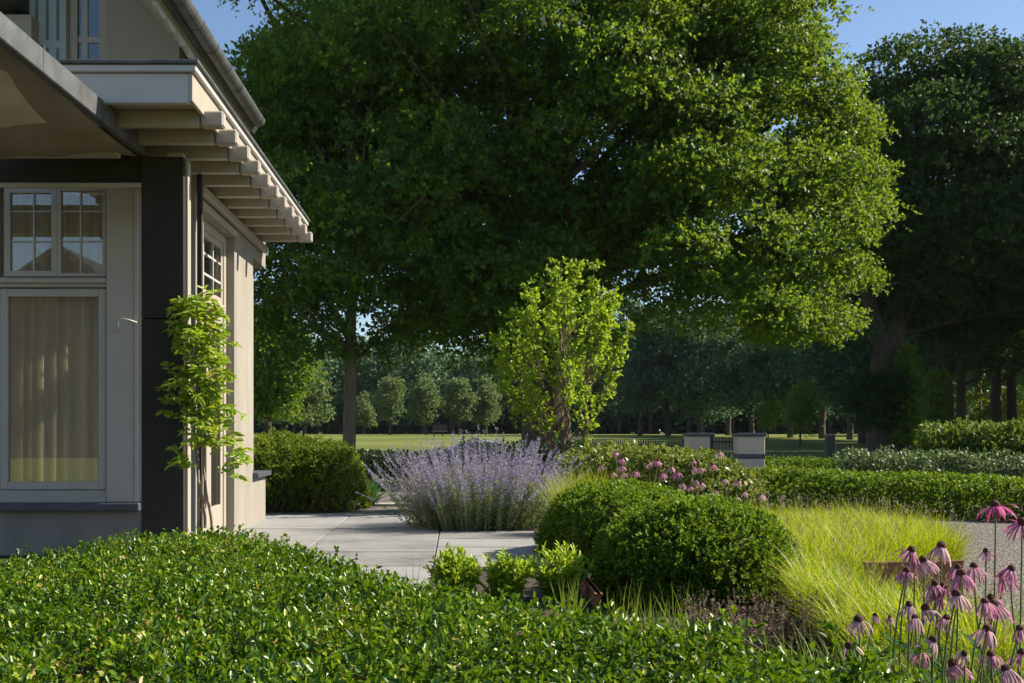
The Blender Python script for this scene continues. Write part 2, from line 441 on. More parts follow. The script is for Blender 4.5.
def mat_gravel():
    m, t, out = new_mat('gravel')
    tc = N(t, 'TexCoord')
    v = N(t, 'TexVoronoi'); v.inputs['Scale'].default_value = 42.0
    t.links.new(tc.outputs['Object'], v.inputs['Vector'])
    sep = N(t, 'SeparateColor'); t.links.new(v.outputs['Color'], sep.inputs[0])
    c = ramp(t, sep.outputs[0], [(0.0, (0.05, 0.043, 0.036)), (0.5, (0.125, 0.108, 0.09)), (1.0, (0.25, 0.225, 0.195))])
    p = N(t, 'BsdfPrincipled'); t.links.new(c, p.inputs['Base Color']); p.inputs['Roughness'].default_value = 0.85
    b = N(t, 'Bump'); b.inputs['Strength'].default_value = 1.0; b.inputs['Distance'].default_value = 0.02; b.invert = True
    t.links.new(v.outputs['Distance'], b.inputs['Height']); t.links.new(b.outputs[0], p.inputs['Normal'])
    t.links.new(p.outputs[0], out.inputs[0])
    return m

def mat_slab():
    m, t, out = new_mat('paving_slab')
    tc = N(t, 'TexCoord'); geo = N(t, 'NewGeometry')
    n1 = N(t, 'TexNoise'); n1.inputs['Scale'].default_value = 2.0; n1.inputs['Detail'].default_value = 7; n1.inputs['Roughness'].default_value = 0.7
    n2 = N(t, 'TexNoise'); n2.inputs['Scale'].default_value = 90.0; n2.inputs['Detail'].default_value = 4
    for n in (n1, n2): t.links.new(tc.outputs['Object'], n.inputs['Vector'])
    a = N(t, 'Math', operation='MULTIPLY_ADD'); t.links.new(geo.outputs['Random Per Island'], a.inputs[0]); a.inputs[1].default_value = 0.34; t.links.new(n1.outputs[0], a.inputs[2])
    b_ = N(t, 'Math', operation='MULTIPLY_ADD'); t.links.new(n2.outputs[0], b_.inputs[0]); b_.inputs[1].default_value = 0.25; t.links.new(a.outputs[0], b_.inputs[2])
    c = ramp(t, b_.outputs[0], [(0.42, (0.105, 0.105, 0.095)), (0.62, (0.20, 0.20, 0.195)), (0.95, (0.28, 0.28, 0.275))])
    p = N(t, 'BsdfPrincipled'); t.links.new(c, p.inputs['Base Color']); p.inputs['Roughness'].default_value = 0.8
    bb = N(t, 'Bump'); bb.inputs['Strength'].default_value = 0.3; bb.inputs['Distance'].default_value = 0.004
    t.links.new(n2.outputs[0], bb.inputs['Height']); t.links.new(bb.outputs[0], p.inputs['Normal'])
    t.links.new(p.outputs[0], out.inputs[0])
    return m

def mat_curtain():
    m, t, out = new_mat('curtain_linen')
    d = N(t, 'BsdfDiffuse'); d.inputs[0].default_value = (0.90, 0.85, 0.74, 1)
    tr = N(t, 'BsdfTranslucent'); tr.inputs[0].default_value = (0.88, 0.82, 0.68, 1)
    mx = N(t, 'MixShader'); mx.inputs[0].default_value = 0.42
    t.links.new(d.outputs[0], mx.inputs[1]); t.links.new(tr.outputs[0], mx.inputs[2]); t.links.new(mx.outputs[0], out.inputs[0])
    return m

M['field'] = mat_ground()
M['gravel'] = mat_gravel()
M['curtain'] = mat_curtain()
M['slab'] = mat_slab()
M['joint'] = mat_plain('joint_sand', (0.035, 0.03, 0.025), 0.95, 0.2, 10)
M['soil'] = mat_plain('garden_soil', (0.045, 0.032, 0.022), 0.95, 0.5, 14.0, 1.0, 40)
M['drive'] = mat_plain('driveway_setts', (0.13, 0.115, 0.095), 0.9, 0.35, 9.0, 0.6, 30)
M['kerb'] = mat_plain('kerb_stone', (0.32, 0.30, 0.27), 0.85, 0.15, 5.0)

# ------------------------------------------------------------------ the setting: ground sheets
ys = np.concatenate([np.linspace(-60, 20, 9), np.linspace(24, 170, 40), np.array([300, 700, 1600, 3000])])
xs = np.array([-1500, -300, -80, -30, 0, 30, 80, 300, 1500.0])
gx, gy = np.meshgrid(xs, ys)
V = np.stack([gx.ravel(), gy.ravel(), (ground_h(gy) - 0.012).ravel()], 1)
nx = len(xs)
ii, jj = np.meshgrid(np.arange(len(ys) - 1), np.arange(nx - 1), indexing='ij')
q = np.stack([ii * nx + jj, ii * nx + jj + 1, (ii + 1) * nx + jj + 1, (ii + 1) * nx + jj], -1)
tag(link('ground', np_mesh('ground', V, q, 4, True), M['field']), 'dry mown meadow and garden ground running out to the woods', 'ground', kind='structure')

def sheet(name, poly, z, mat, label, cat):
    me = bpy.data.meshes.new(name)
    me.from_pydata([(x, y, z) for x, y in poly], [], [list(range(len(poly)))])
    return tag(link(name, me, mat), label, cat, kind='structure')

sheet('soil_bed', [(-7, 0.2), (14, 0.2), (14, 21), (-7, 21)], -0.004, M['soil'], 'dark garden soil of the planted beds', 'soil')
sheet('gravel_path', [(2.4, 1.0), (14, 1.0), (14, 13.2), (2.4, 13.2)], 0.002, M['gravel'], 'grey gravel path beside the ornamental grass', 'path')
sheet('driveway', [(-3.6, 13.55), (0.6, 13.55), (1.0, 19.0), (-3.6, 19.0)], 0.002, M['drive'], 'dark sett driveway beyond the terrace', 'driveway')
mb = MB()
mb.box(-1.25, 0.4, 15.4, 15.75, 0.0, 0.035)
tag(mb.build('kerb', M['kerb']), 'pale kerb strip across the driveway behind the sage', 'kerb', kind='structure')

# terrace: joint bed and slabs
sheet('terrace_bed', [(-2.9, 6.9), (-0.18, 6.9), (-0.18, 8.31), (0.77, 8.31), (0.77, 13.5), (-2.9, 13.5)], 0.023, M['joint'], 'sand bed under the terrace slabs', 'terrace')
mb = MB()
cols = [(-2.33, -1.255), (-1.245, -0.185), (-0.175, 0.755)]
rows = [(7.15, 8.35), (8.36, 9.33), (9.34, 10.25), (10.26, 11.55), (11.56, 13.45)]
for (a, b) in cols:
    for (c, d) in rows:
        if a > -0.2:
            continue
        mb.box(a, b, c, d - 0.034, 0.0, 0.03 + random.uniform(-.001, .001))
for (c, d) in [(8.3, 9.02), (9.03, 9.72), (9.73, 10.5), (10.51, 11.3)]:
    mb.box(-0.175, 0.755, c, d - 0.034, 0.0, 0.03 + random.uniform(-.001, .001))
tag(mb.build('terrace', M['slab'], bevel=0.004), 'pale grey terrace of large rectangular paving slabs', 'terrace', kind='structure')

# ------------------------------------------------------------------ the house
house = thing('house', 'cream rendered house corner with timber joists under a flat eave', 'house')
mb = MB()
WX = -2.14
mb.box(-6.5, -2.60, 9.32, 9.56, 0.0, 0.36)                 # below the window
mb.box(-6.5, -2.66, 9.34, 9.56, 2.99, 3.10)                # above the window
mb.box(-2.66, -2.34, 9.46, 9.60, 0.0, 3.10)                # front return behind the post
mb.box(-2.34, WX, 9.38, 9.58, 0.0, 3.10)                   # corner pier
mb.box(-2.34, WX, 9.58, 11.0, 2.86, 3.10)                  # over the door
mb.box(-2.34, WX, 11.0, 12.0, 0.0, 3.10)                   # pier
mb.box(-2.34, WX, 12.0, 12.78, 0.0, 0.52)                  # under the end window
mb.box(-2.34, WX, 12.0, 12.78, 2.82, 3.10)                 # over the end window
mb.box(-6.5, -2.34, 12.58, 12.78, 0.0, 3.10)               # rear wall
mb.box(-6.7, -6.5, 9.3, 12.78, 0.0, 3.10)
mb.box(-6.5, -2.35, 9.60, 12.58, -0.02, 0.01)              # floor
mb.box(-6.5, -2.35, 9.60, 12.58, 3.03, 3.09)               # ceiling
mb.build('wall', M['cream_wall'], house)
mb = MB(); mb.box(-6.49, -2.36, 9.9, 12.57, 0.012, 0.02); mb.box(-6.49, -2.36, 9.7, 12.57, 3.02, 3.028); mb.box(-6.49, -2.345, 12.56, 12.577, 0.021, 3.019); mb.box(-6.497, -6.48, 9.7, 12.55, 0.021, 3.019)
mb.build('bounce_lining', M['bounce_white'], house)  # unseen white lining added so bounced sun brightens the curtain
# projecting bay side + frames round the front window
mb = MB()
mb.box(-2.845, -2.62, 9.30, 9.40, 0.43, 2.99)              # pilaster
mb.box(-2.62, -2.585, 9.29, 9.458, 0.43, 2.99)             # its bright return
mb.build('pilaster', M['frame_paint'], house, bevel=0.006)
mb = MB(); mb.box(-6.5, -2.56, 9.22, 9.50, 0.365, 0.428)
mb.build('window_sill', M['bluestone'], house, bevel=0.006)

def window(name, x0, x1, z0, z1, y, fw, mat, parent, bars_x=(), bars_z=(), bar=0.018, depth=0.06):
    """a frame with glazing bars and its own pane, facing the camera"""
    f = MB()
    f.box(x0, x0 + fw, y, y + depth, z0, z1); f.box(x1 - fw, x1, y, y + depth, z0, z1)
    f.box(x0 + fw, x1 - fw, y, y + depth, z1 - fw, z1); f.box(x0 + fw, x1 - fw, y, y + depth, z0, z0 + fw)
    w = f.build(name, mat, parent, bevel=0.004)
    if bars_x or bars_z:
        b = MB()
        for i, x in enumerate(bars_x): b.box(x - bar / 2, x + bar / 2, y + 0.014, y + 0.044, z0 + fw, z1 - fw)
        for z in bars_z: b.box(x0 + fw, x1 - fw, y + 0.017, y + 0.041, z - bar / 2, z + bar / 2)
        b.build('glazing_bar', M['white_paint'], w)
    g = MB(); g.box(x0 + fw, x1 - fw, y + 0.027, y + 0.033, z0 + fw, z1 - fw)
    g.build('pane', M['glass'], w)
    return w

Y0 = 9.33
sx = lambda px: xa(px, Y0)
zz = lambda py: EYE + (CY - py) * Y0 / F
fb = MB()                                   # outer frame and transom of the front window
fb.box(-6.4, sx(-2), Y0 + 0.02, Y0 + 0.11, 0.428, 2.99)
fb.box(sx(107), -2.845, Y0 - 0.005, Y0 + 0.10, 0.428, 2.99)
fb.box(sx(-2), sx(107), Y0 + 0.015, Y0 + 0.10, zz(287), zz(277))
fb.box(sx(-2), sx(107), Y0 - 0.03, Y0 + 0.0, zz(283), zz(279))
fb.box(sx(-2), sx(107), Y0 + 0.02, Y0 + 0.10, 0.428, zz(490))
fb.box(sx(-2), sx(107), Y0 - 0.02, Y0 + 0.018, 0.428, zz(497))
fb.box(sx(-2), sx(107), Y0 + 0.02, Y0 + 0.10, zz(186), 2.99)
fb.build('window_surround', M['frame_paint'], house, bevel=0.004)
w1 = window('window', sx(0), sx(106), zz(489.5), zz(289), Y0, 0.062, M['frame_paint'], house)
w2 = window('window', sx(4), sx(57), zz(276.5), zz(187), Y0, 0.048, M['frame_paint'], house, (sx(33),), (zz(211), zz(241)), 0.012)
w3 = window('window', sx(57), sx(106), zz(276.5), zz(187), Y0, 0.030, M['frame_paint'], house, (sx(80),), (zz(211), zz(241)), 0.012)

# side door with its fanlight, set back in the side wall
def side_frame(name, y0, y1, z0, z1, x, fw, mat, parent, by=(), bz=(), bot=None):
    f = MB(); bot = bot or fw
    f.box(x - 0.05, x, y0, y0 + fw, z0, z1); f.box(x - 0.05, x, y1 - fw, y1, z0, z1)
    f.box(x - 0.05, x, y0 + fw, y1 - fw, z1 - fw, z1); f.box(x - 0.05, x, y0 + fw, y1 - fw, z0, z0 + bot)
    w = f.build(name, mat, parent, bevel=0.004)
    if by or bz:
        b = MB()
        for y in by: b.box(x - 0.036, x - 0.004, y - 0.012, y + 0.012, z0 + bot, z1 - fw)
        for z in bz: b.box(x - 0.033, x - 0.007, y0 + fw, y1 - fw, z - 0.010, z + 0.010)
        b.build('glazing_bar', M['white_paint'], w)
    g = MB(); g.box(x - 0.023, x - 0.017, y0 + fw, y1 - fw, z0 + bot, z1 - fw)
    g.build('pane', M['glass'], w)
    return w
fr = MB()
fr.box(-2.30, -2.215, 9.58, 9.70, 0.0, 2.86); fr.box(-2.30, -2.215, 10.90, 11.0, 0.0, 2.86)
fr.box(-2.30, -2.215, 9.70, 10.90, 2.78, 2.86); fr.box(-2.30, -2.215, 9.70, 10.90, 2.10, 2.20)
fr.build('door_frame', M['cream_paint'], house, bevel=0.004)
side_frame('fanlight', 9.70, 10.90, 2.20, 2.78, -2.23, 0.06, M['cream_paint'], house, (10.1, 10.5), (2.40, 2.58))
d = side_frame('door', 9.70, 10.30, 0.02, 2.10, -2.23, 0.09, M['cream_paint'], house, bot=0.3)
d2 = side_frame('door', 10.30, 10.90, 0.02, 2.10, -2.23, 0.09, M['cream_paint'], house, bot=0.3)
h = MB(); h.tube([(-2.20, 10.27, 1.05), (-2.20, 10.15, 1.05)], 0.010); h.build('handle', M['zinc'], d)
side_frame('end_window', 12.02, 12.76, 0.58, 2.82, -2.27, 0.06, M['frame_paint'], house)
mb = MB(); mb.box(-2.33, -2.075, 11.98, 12.80, 0.52, 0.575); mb.build('window_sill', M['bluestone'], house, bevel=0.006)
mb = MB(); mb.box(WX, WX + 0.02, 9.44, 9.58, 0.0, 2.93); mb.box(WX, WX + 0.02, 9.58, 11.06, 2.87, 2.93)
mb.build('door_architrave', M['cream_paint'], house, bevel=0.004)

# flat eave: soffit, fascia, cap, joists with streaky ends toned greyer for skylight
mb = MB(); mb.box(-3.3, -1.70, 7.30, 12.62, 3.125, 3.15)
mb.build('soffit', M['cream_paint'], house)
mb = MB()
mb.box(-3.3, -1.70, 7.25, 7.298, 3.075, 3.262)
mb.build('fascia', M['white_paint'], house, bevel=0.004)
mb = MB()
mb.box(-1.70, -1.672, 7.25, 12.62, 3.085, 3.262)
mb.build('fascia', M['cream_paint'], house, bevel=0.004)
mb = MB()
mb.box(-3.3, -1.645, 7.22, 12.66, 3.265, 3.309)
mb.build('cornice', M['white_paint'], house, bevel=0.006)
mb = MB(); mb.box(-6.5, -3.302, 9.30, 12.62, 3.10, 3.318); mb.build('flat_roof', M['cream_paint'], house)
mb = MB(); mb.box(-3.3, -1.625, 7.20, 12.68, 3.311, 3.335)
mb.build('roof_edge', M['zinc'], house, bevel=0.004)
for k in range(11):
    y = 7.58 + k * 0.458
    left = -3.2 if y < 9.2 else -2.13
    j = MB(); j.box(left, -1.705, y, y + 0.075, 3.02, 3.122); jo = j.build('joist', M['cream_paint'], house, bevel=0.004)
    c = MB(); c.box(-1.700, -1.545, y - 0.006, y + 0.081, 3.012, 3.118); c.build('joist_end', M['joist_end_skylit'], jo, bevel=0.012)
mb = MB(); mb.box(-3.25, -2.38, 8.02, 8.12, 2.93, 3.02); mb.box(-2.133, -2.075, 9.40, 12.6, 2.955, 3.02)
mb.build('wall_plate', M['cream_paint'], house, bevel=0.004)
mb = MB(); mb.box(-2.62, -2.55, 7.20, 7.25, 3.02, 3.16); mb.build('bracket', M['cream_paint'], house, bevel=0.004)

# veranda post and beam
mb = MB(); mb.box(-2.285, -1.98, 8.30, 8.36, 0.0, 1.816)
post = mb.build('veranda_post', M['dark_paint'], house, bevel=0.004)
mb = MB(); mb.box(-2.285, -1.98, 8.30, 8.36, 1.822, 2.985); mb.build('post_panel', M['dark_paint'], post, bevel=0.004)
mb = MB(); mb.box(-2.27, -1.965, 8.362, 8.46, 0.0, 2.975); mb.build('post_lit_side', M['cream_paint'], post)  # side of the dark post, its sunlit look painted in cream
mb = MB(); mb.box(-2.10, -1.99, 8.31, 8.40, 2.987, 3.018); mb.build('post_cap', M['cream_paint'], post)
mb = MB(); mb.box(-6.5, -2.287, 8.34, 8.44, 2.79, 3.03); mb.build('veranda_beam', M['dark_paint'], house, bevel=0.004)
mb = MB(); mb.box(-6.5, -2.287, 8.30, 8.338, 2.765, 2.80); mb.build('beam_trim', M['cream_paint'], house, bevel=0.003)
mb = MB(); mb.box(-2.02, -1.985, 8.9, 8.95, 0.0, 3.0); mb.build('downpipe', M['dark_paint'], house)

mb = MB(); mb.tube([(xa(119, 9.26), 9.27, 1.80), (xa(118, 9.26), 9.25, 1.88), (xa(121, 9.26), 9.22, 1.91), (xa(130, 9.26), 9.22, 1.90), (xa(136, 9.26), 9.28, 1.885)], 0.006, 6)
mb.build('wall_hook', M['white_paint'], house, smooth=True)

# upper storey: gable wall, window, shutter, roof with its gutter
UY = 9.9
mb = MB()
ux = lambda px: xa(px, UY)
uz = lambda py: EYE + (CY - py) * UY / F
mb.box(-6.5, ux(68), UY, UY + 0.2, 3.32, 5.4)
mb.box(ux(106), -2.40, UY, UY + 0.2, 3.32, 5.0)
mb.box(ux(68), ux(106), UY, UY + 0.2, 3.32, uz(75))
mb.box(ux(68), ux(106), UY, UY + 0.2, uz(-30), 5.4)
mb.box(-2.60, -2.40, UY + 0.2, 12.4, 3.32, 4.30)
mb.box(-6.5, -2.60, 12.2, 12.4, 3.32, 5.2)
mb.build('upper_wall', M['cream_paint'], house)
mb = MB(); mb.box(-6.4, -2.62, UY + 0.75, UY + 0.8, 3.32, 5.4); mb.build('room_wall', M['cream_wall'], house)
window('upper_window', ux(68), ux(106), uz(75), uz(-30), UY + 0.03, 0.07, M['frame_paint'], house, (ux(83),), (uz(38),), 0.05)
sh = MB(); sh.box(-0.30, 0.0, 0, 0.035, uz(75), uz(-30))
shutter = sh.build('shutter', M['shutter_blue'], house, bevel=0.003)
shutter.location = (ux(67), UY - 0.02, 0); shutter.rotation_euler = (0, 0, R(14))
for i in range(3):
    for (za, zb) in ((uz(42), uz(2)), (uz(75) + 0.05, uz(50))):
        s = MB(); s.box(-0.25 + i * 0.085, -0.228 + i * 0.085, -0.004, -0.001, za, zb)
        so = s.build('shutter_groove_shade', M['groove_shade_blue'], shutter)  # flat darker strips paint the shade of recessed slots
mb = MB(); mb.box(ux(16), ux(42), UY - 0.25, UY - 0.01, 3.32, uz(25)); mb.build('dormer_cheek', M['cream_paint'], house)
mb = MB(); mb.box(-6.5, ux(33), UY - 0.42, UY - 0.02, uz(20), uz(-4)); mb.build('dormer_gutter', M['dark_roof'], house, bevel=0.02)
# roof slab at 45 degrees, overhanging the gable
e = 4.16
mb = MB()
mb.prism([(-2.16, e), (-2.10, e + 0.10), (-6.6, e + 4.60), (-6.6, e + 4.44)], 'y', 8.35, 12.2)
mb.build('roof', M['dark_roof'], house)
mb = MB(); mb.prism([(-2.22, e - 0.02), (-2.18, e + 0.02), (-6.6, e + 4.435), (-6.6, e + 4.39)], 'y', 8.37, 12.15)
mb.build('roof_soffit', M['cream_paint'], house)
mb = MB()
for k in range(12):
    y0 = 8.4 + k * 0.31
    pts = [(y0, e - 0.0)] + [(y0 + 0.145 - 0.145 * math.cos(a), e - 0.055 * math.sin(a) - 0.01) for a in np.linspace(0, math.pi, 9)] + [(y0 + 0.29, e - 0.0)]
    mb.prism(pts, 'x', -2.235, -2.205)
mb.build('scalloped_board', M['white_paint'], house)
prof = [(math.cos(a), math.sin(a)) for a in np.linspace(math.pi, 2 * math.pi, 11)]
poly = [(-2.095 + 0.075 * c, 4.27 + 0.075 * s) for c, s in prof] + [(-2.095 + 0.062 * c, 4.27 + 0.062 * s) for c, s in prof[::-1]]
mb = MB(); mb.prism(poly, 'y', 8.30, 12.05)
gut = mb.build('gutter', M['zinc'], house)
for y in np.arange(8.6, 12.0, 0.55):
    mb = MB(); mb.prism([(-2.095 + 0.080 * c, 4.27 + 0.080 * s) for c, s in prof] + [(-2.095 + 0.0755 * c, 4.27 + 0.0755 * s) for c, s in prof[::-1]], 'y', y, y + 0.03); mb.build('gutter_bracket', M['zinc'], gut)
mb = MB(); mb.prism([(-2.095 + 0.0745 * c, 4.27 + 0.0745 * s) for c, s in prof], 'y', 12.052, 12.06)
mb.build('gutter_cap', M['zinc'], gut)

# curtain behind the front window
xs_ = np.linspace(sx(-60), sx(112), 420)
zs_ = np.linspace(0.46, 2.96, 14)
ph = xs_ * 2 * math.pi / 0.105 + 1.1 * np.sin(xs_ * 9.0) + 0.8 * np.sin(xs_ * 23)
cy = 9.51 + (0.055 + 0.015 * np.sin(xs_ * 7)) * np.sin(ph)
G = np.zeros((len(zs_), len(xs_), 3))
for i, z in enumerate(zs_):
    sp = 0.6 + 0.5 * (2.96 - z) / 2.5
    G[i, :, 0] = xs_; G[i, :, 1] = 9.51 + (cy - 9.51) * sp; G[i, :, 2] = z
nxx = len(xs_)
ii, jj = np.meshgrid(np.arange(len(zs_) - 1), np.arange(nxx - 1), indexing='ij')
q = np.stack([ii * nxx + jj, ii * nxx + jj + 1, (ii + 1) * nxx + jj + 1, (ii + 1) * nxx + jj], -1)
tag(link('curtain', np_mesh('curtain', G.reshape(-1, 3), q, 4, True), M['curtain']), 'pleated cream linen curtain hanging behind the front window', 'curtain')

# awning beside the veranda
aw = thing('awning', 'beige canvas awning with a grey metal side rail over the veranda', 'awning', (-2.25, 6.4, 2.95))
mb = MB(); mb.prism([(4.3, 2.90), (8.22, 2.975), (8.22, 3.115), (4.3, 3.03)], 'x', -2.29, -2.235)
mb.build('side_rail', M['zinc'], aw, bevel=0.006, off=aw.location)
u = np.linspace(0, 1, 60); v = np.linspace(0, 1, 26)
G = np.zeros((60, 26, 3))
for i, a in enumerate(u):
    y = 4.3 + 3.9 * a
    sag = 0.13 * abs(math.sin(a * math.pi * 2.0 + 0.0)) ** 0.8
    for j, b in enumerate(v):
        x = -2.285 - 1.15 * b
        G[i, j] = (x, y, 2.955 + 0.02 * a - sag * (1 - 0.75 * math.exp(-b * 3)) * 0.8 + 0.008 * math.sin(b * 14 + a * 5) - 0.03 * b)
ii, jj = np.meshgrid(np.arange(59), np.arange(25), indexing='ij')
q = np.stack([ii * 26 + jj, ii * 26 + jj + 1, (ii + 1) * 26 + jj + 1, (ii + 1) * 26 + jj], -1)
link('canvas', np_mesh('canvas', G.reshape(-1, 3) - np.array(aw.location), q, 4, True), M['canvas'], aw)
for y in (5.0, 6.2, 7.4):
    mb = MB(); mb.box(-2.292, -2.233, y, y + 0.012, 2.905 + 0.0192 * (y - 4.3), 3.045 + 0.0217 * (y - 4.3)); mb.build('rail_joint', M['zinc'], aw, off=aw.location)

# ------------------------------------------------------------------ clipped plants
def ellipsoid_shoots(n, c, r, zcut, seed, rough=0.07, scale=0.5, inner=0.16, sq=2.4, up=0.35):
    """points and directions over the upper side of a squarish mound (super-ellipsoid)"""
    nz = Noise3(seed, scale)
    m_ = n // 6
    d = rand_dirs(m_)
    d[:, 2] = np.where(d[:, 2] < -0.25, -d[:, 2], d[:, 2])
    ctr = 1 + rng.normal(0, 0.022, m_)
    d = unit(np.repeat(d, 6, axis=0) + rng.normal(0, 0.022, (m_ * 6, 3)))
    n = len(d)
    s = (np.abs(d) ** sq).sum(1) ** (-1 / sq)
    k = s * np.repeat(ctr, 6) * (1 + rough * nz(d * np.array(r) + np.array(c))) * (1 - np.minimum(rng.exponential(inner * 0.45, n), 0.5))
    P = np.array(c) + d * k[:, None] * np.array(r)
    nrm = unit(np.sign(d) * np.abs(d) ** (sq - 1) / np.array(r))
    ok = P[:, 2] > zcut
    D = nrm + rng.normal(0, 0.35, nrm.shape) + np.array([0, 0, up])
    return P[ok], D[ok]

def core_mesh(c, r, seed, k=0.80, sq=2.4):  # dark solid filler added inside foliage to close see-through gaps
    bm = bmesh.new(); bmesh.ops.create_icosphere(bm, subdivisions=4, radius=1)
    nz = Noise3(seed, 0.5)
    for v in bm.verts:
        d = np.array(v.co); s = (np.abs(d) ** sq).sum() ** (-1 / sq)
        p = np.array(c) + d * s * k * np.array(r)
        p[2] = max(p[2], 0.0)
        v.co = p
    me = bpy.data.meshes.new('dark_core'); bm.to_mesh(me); bm.free()
    return me

def mound(name, label, cat, c, r, n, k, sl, ll, lw, mat, seed, group=None, shape=kites, open_ang=48, rough=0.07, scale=0.5, lobes=None, up=0.35, jit=0.35, sq=2.4):
    t = thing(name, label, cat, (c[0], c[1], 0), group)
    base = np.array([c[0], c[1], 0.0])
    parts = []
    for i, (cc, rr, nn) in enumerate(lobes or [(c, r, n)]):
        P, D = ellipsoid_shoots(nn, cc, rr, 0.01, seed + i, rough, scale, up=up, sq=sq)
        parts.append(shoots(P - base, D, sl, k, ll, lw, open_ang, shape, jit))
        cm = core_mesh(np.array(cc) - base, rr, seed + i, sq=sq)
        link('dark_core', cm, M['core_brown'], t)
    V, F_, s = join_geo(parts)
    link('foliage', np_mesh('foliage', V, F_, s), mat, t)
    return t

def band_hedge(name, label, cat, path, width, height, dens, k, sl, ll, lw, mat, seed, shape=kites, rough=0.06, rnd=0.18, open_ang=50, up=0.4, group=None, core=False):
    """hedge along a polyline path of (x, y); width/height may vary per path point"""
    path = np.asarray(path, float)
    t = thing(name, label, cat, (path[0][0], path[0][1], 0), group)
    base = np.array([path[0][0], path[0][1], 0.0])
    seg = np.linalg.norm(np.diff(path, axis=0), axis=1); cum = np.concatenate([[0], np.cumsum(seg)]); L = cum[-1]
    width = np.broadcast_to(width, (len(path),)); height = np.broadcast_to(height, (len(path),))
    perim = width.mean() + 2 * height.mean()
    n = int(dens * 1.45 * L * perim)
    s = rng.uniform(-0.12, L + 0.12, n)
    sc = np.clip(s, 0, L)
    px = np.interp(sc, cum, path[:, 0]); py = np.interp(sc, cum, path[:, 1])
    w = np.interp(sc, cum, width); h_ = np.interp(sc, cum, height)
    tx = np.gradient(path[:, 0], cum) if len(path) > 2 else np.full(len(path), (path[1] - path[0])[0] / L)
    ty = np.gradient(path[:, 1], cum) if len(path) > 2 else np.full(len(path), (path[1] - path[0])[1] / L)
    TX = np.interp(sc, cum, tx); TY = np.interp(sc, cum, ty); tl = np.hypot(TX, TY); TX /= tl; TY /= tl
    # cross-section: superellipse upper half
    aa = np.linspace(-0.10, math.pi + 0.10, 600)
    ka = (np.abs(np.cos(aa)) ** 4 + np.abs(np.sin(aa)) ** 4) ** -0.25
    ux_, uz_ = np.cos(aa) * ka * width.mean() / 2, np.abs(np.sin(aa)) * ka * height.mean()
    la = np.concatenate([[0], np.cumsum(np.hypot(np.diff(ux_), np.diff(uz_)))])
    a = np.interp(rng.uniform(0, la[-1], n), la, aa)
    ca, sa = np.cos(a), np.sin(a)
    kk = (np.abs(ca) ** 4 + np.abs(sa) ** 4) ** -0.25
    u = ca * kk; v = np.abs(sa) * kk
    nz = Noise3(seed, 0.7)
    P0 = np.stack([px, py, v * h_], 1)
    k2 = (1 + rough * nz(P0 + u[:, None])) * (1 - np.minimum(rng.exponential(0.12, n), .7))
    u = u * k2; v = v * k2
    over = np.where(s < 0, s, np.where(s > L, s - L, 0))
    P = np.stack([px - TY * u * w / 2 + TX * over, py + TX * u * w / 2 + TY * over, v * h_], 1)
    nr = np.stack([-TY * ca, TX * ca, np.abs(sa)], 1)
    D = nr + rng.normal(0, 0.4, nr.shape) + np.array([0, 0, up])
    V, F_, q_ = shoots(P - base, D, sl, k, ll, lw, open_ang, shape)
    link('foliage', np_mesh('foliage', V, F_, q_), mat, t)
    if core:  # optional dark filler added under the leaves
        m_ = len(path)
        tt = np.stack([tx, ty], 1); tt = tt / np.linalg.norm(tt, axis=1, keepdims=True)
        Vc = []
        for i in range(m_):
            for (uu, vv) in ((-0.30, 0), (-0.30, 0.50), (-0.22, 0.64), (0.22, 0.64), (0.30, 0.50), (0.30, 0)):
                Vc.append((path[i, 0] - tt[i, 1] * uu * width[i] - base[0], path[i, 1] + tt[i, 0] * uu * width[i] - base[1], vv * height[i]))
        fc = []
        for i in range(m_ - 1):
            for j in range(5): fc.append((i * 6 + j, i * 6 + j + 1, (i + 1) * 6 + j + 1, (i + 1) * 6 + j))
        fc.append(tuple(range(6))); fc.append(tuple(range((m_ - 1) * 6, m_ * 6)))
        me = bpy.data.meshes.new('dark_core'); me.from_pydata(Vc, [], fc)
        link('dark_core', me, M['core_brown'], t)
    return t

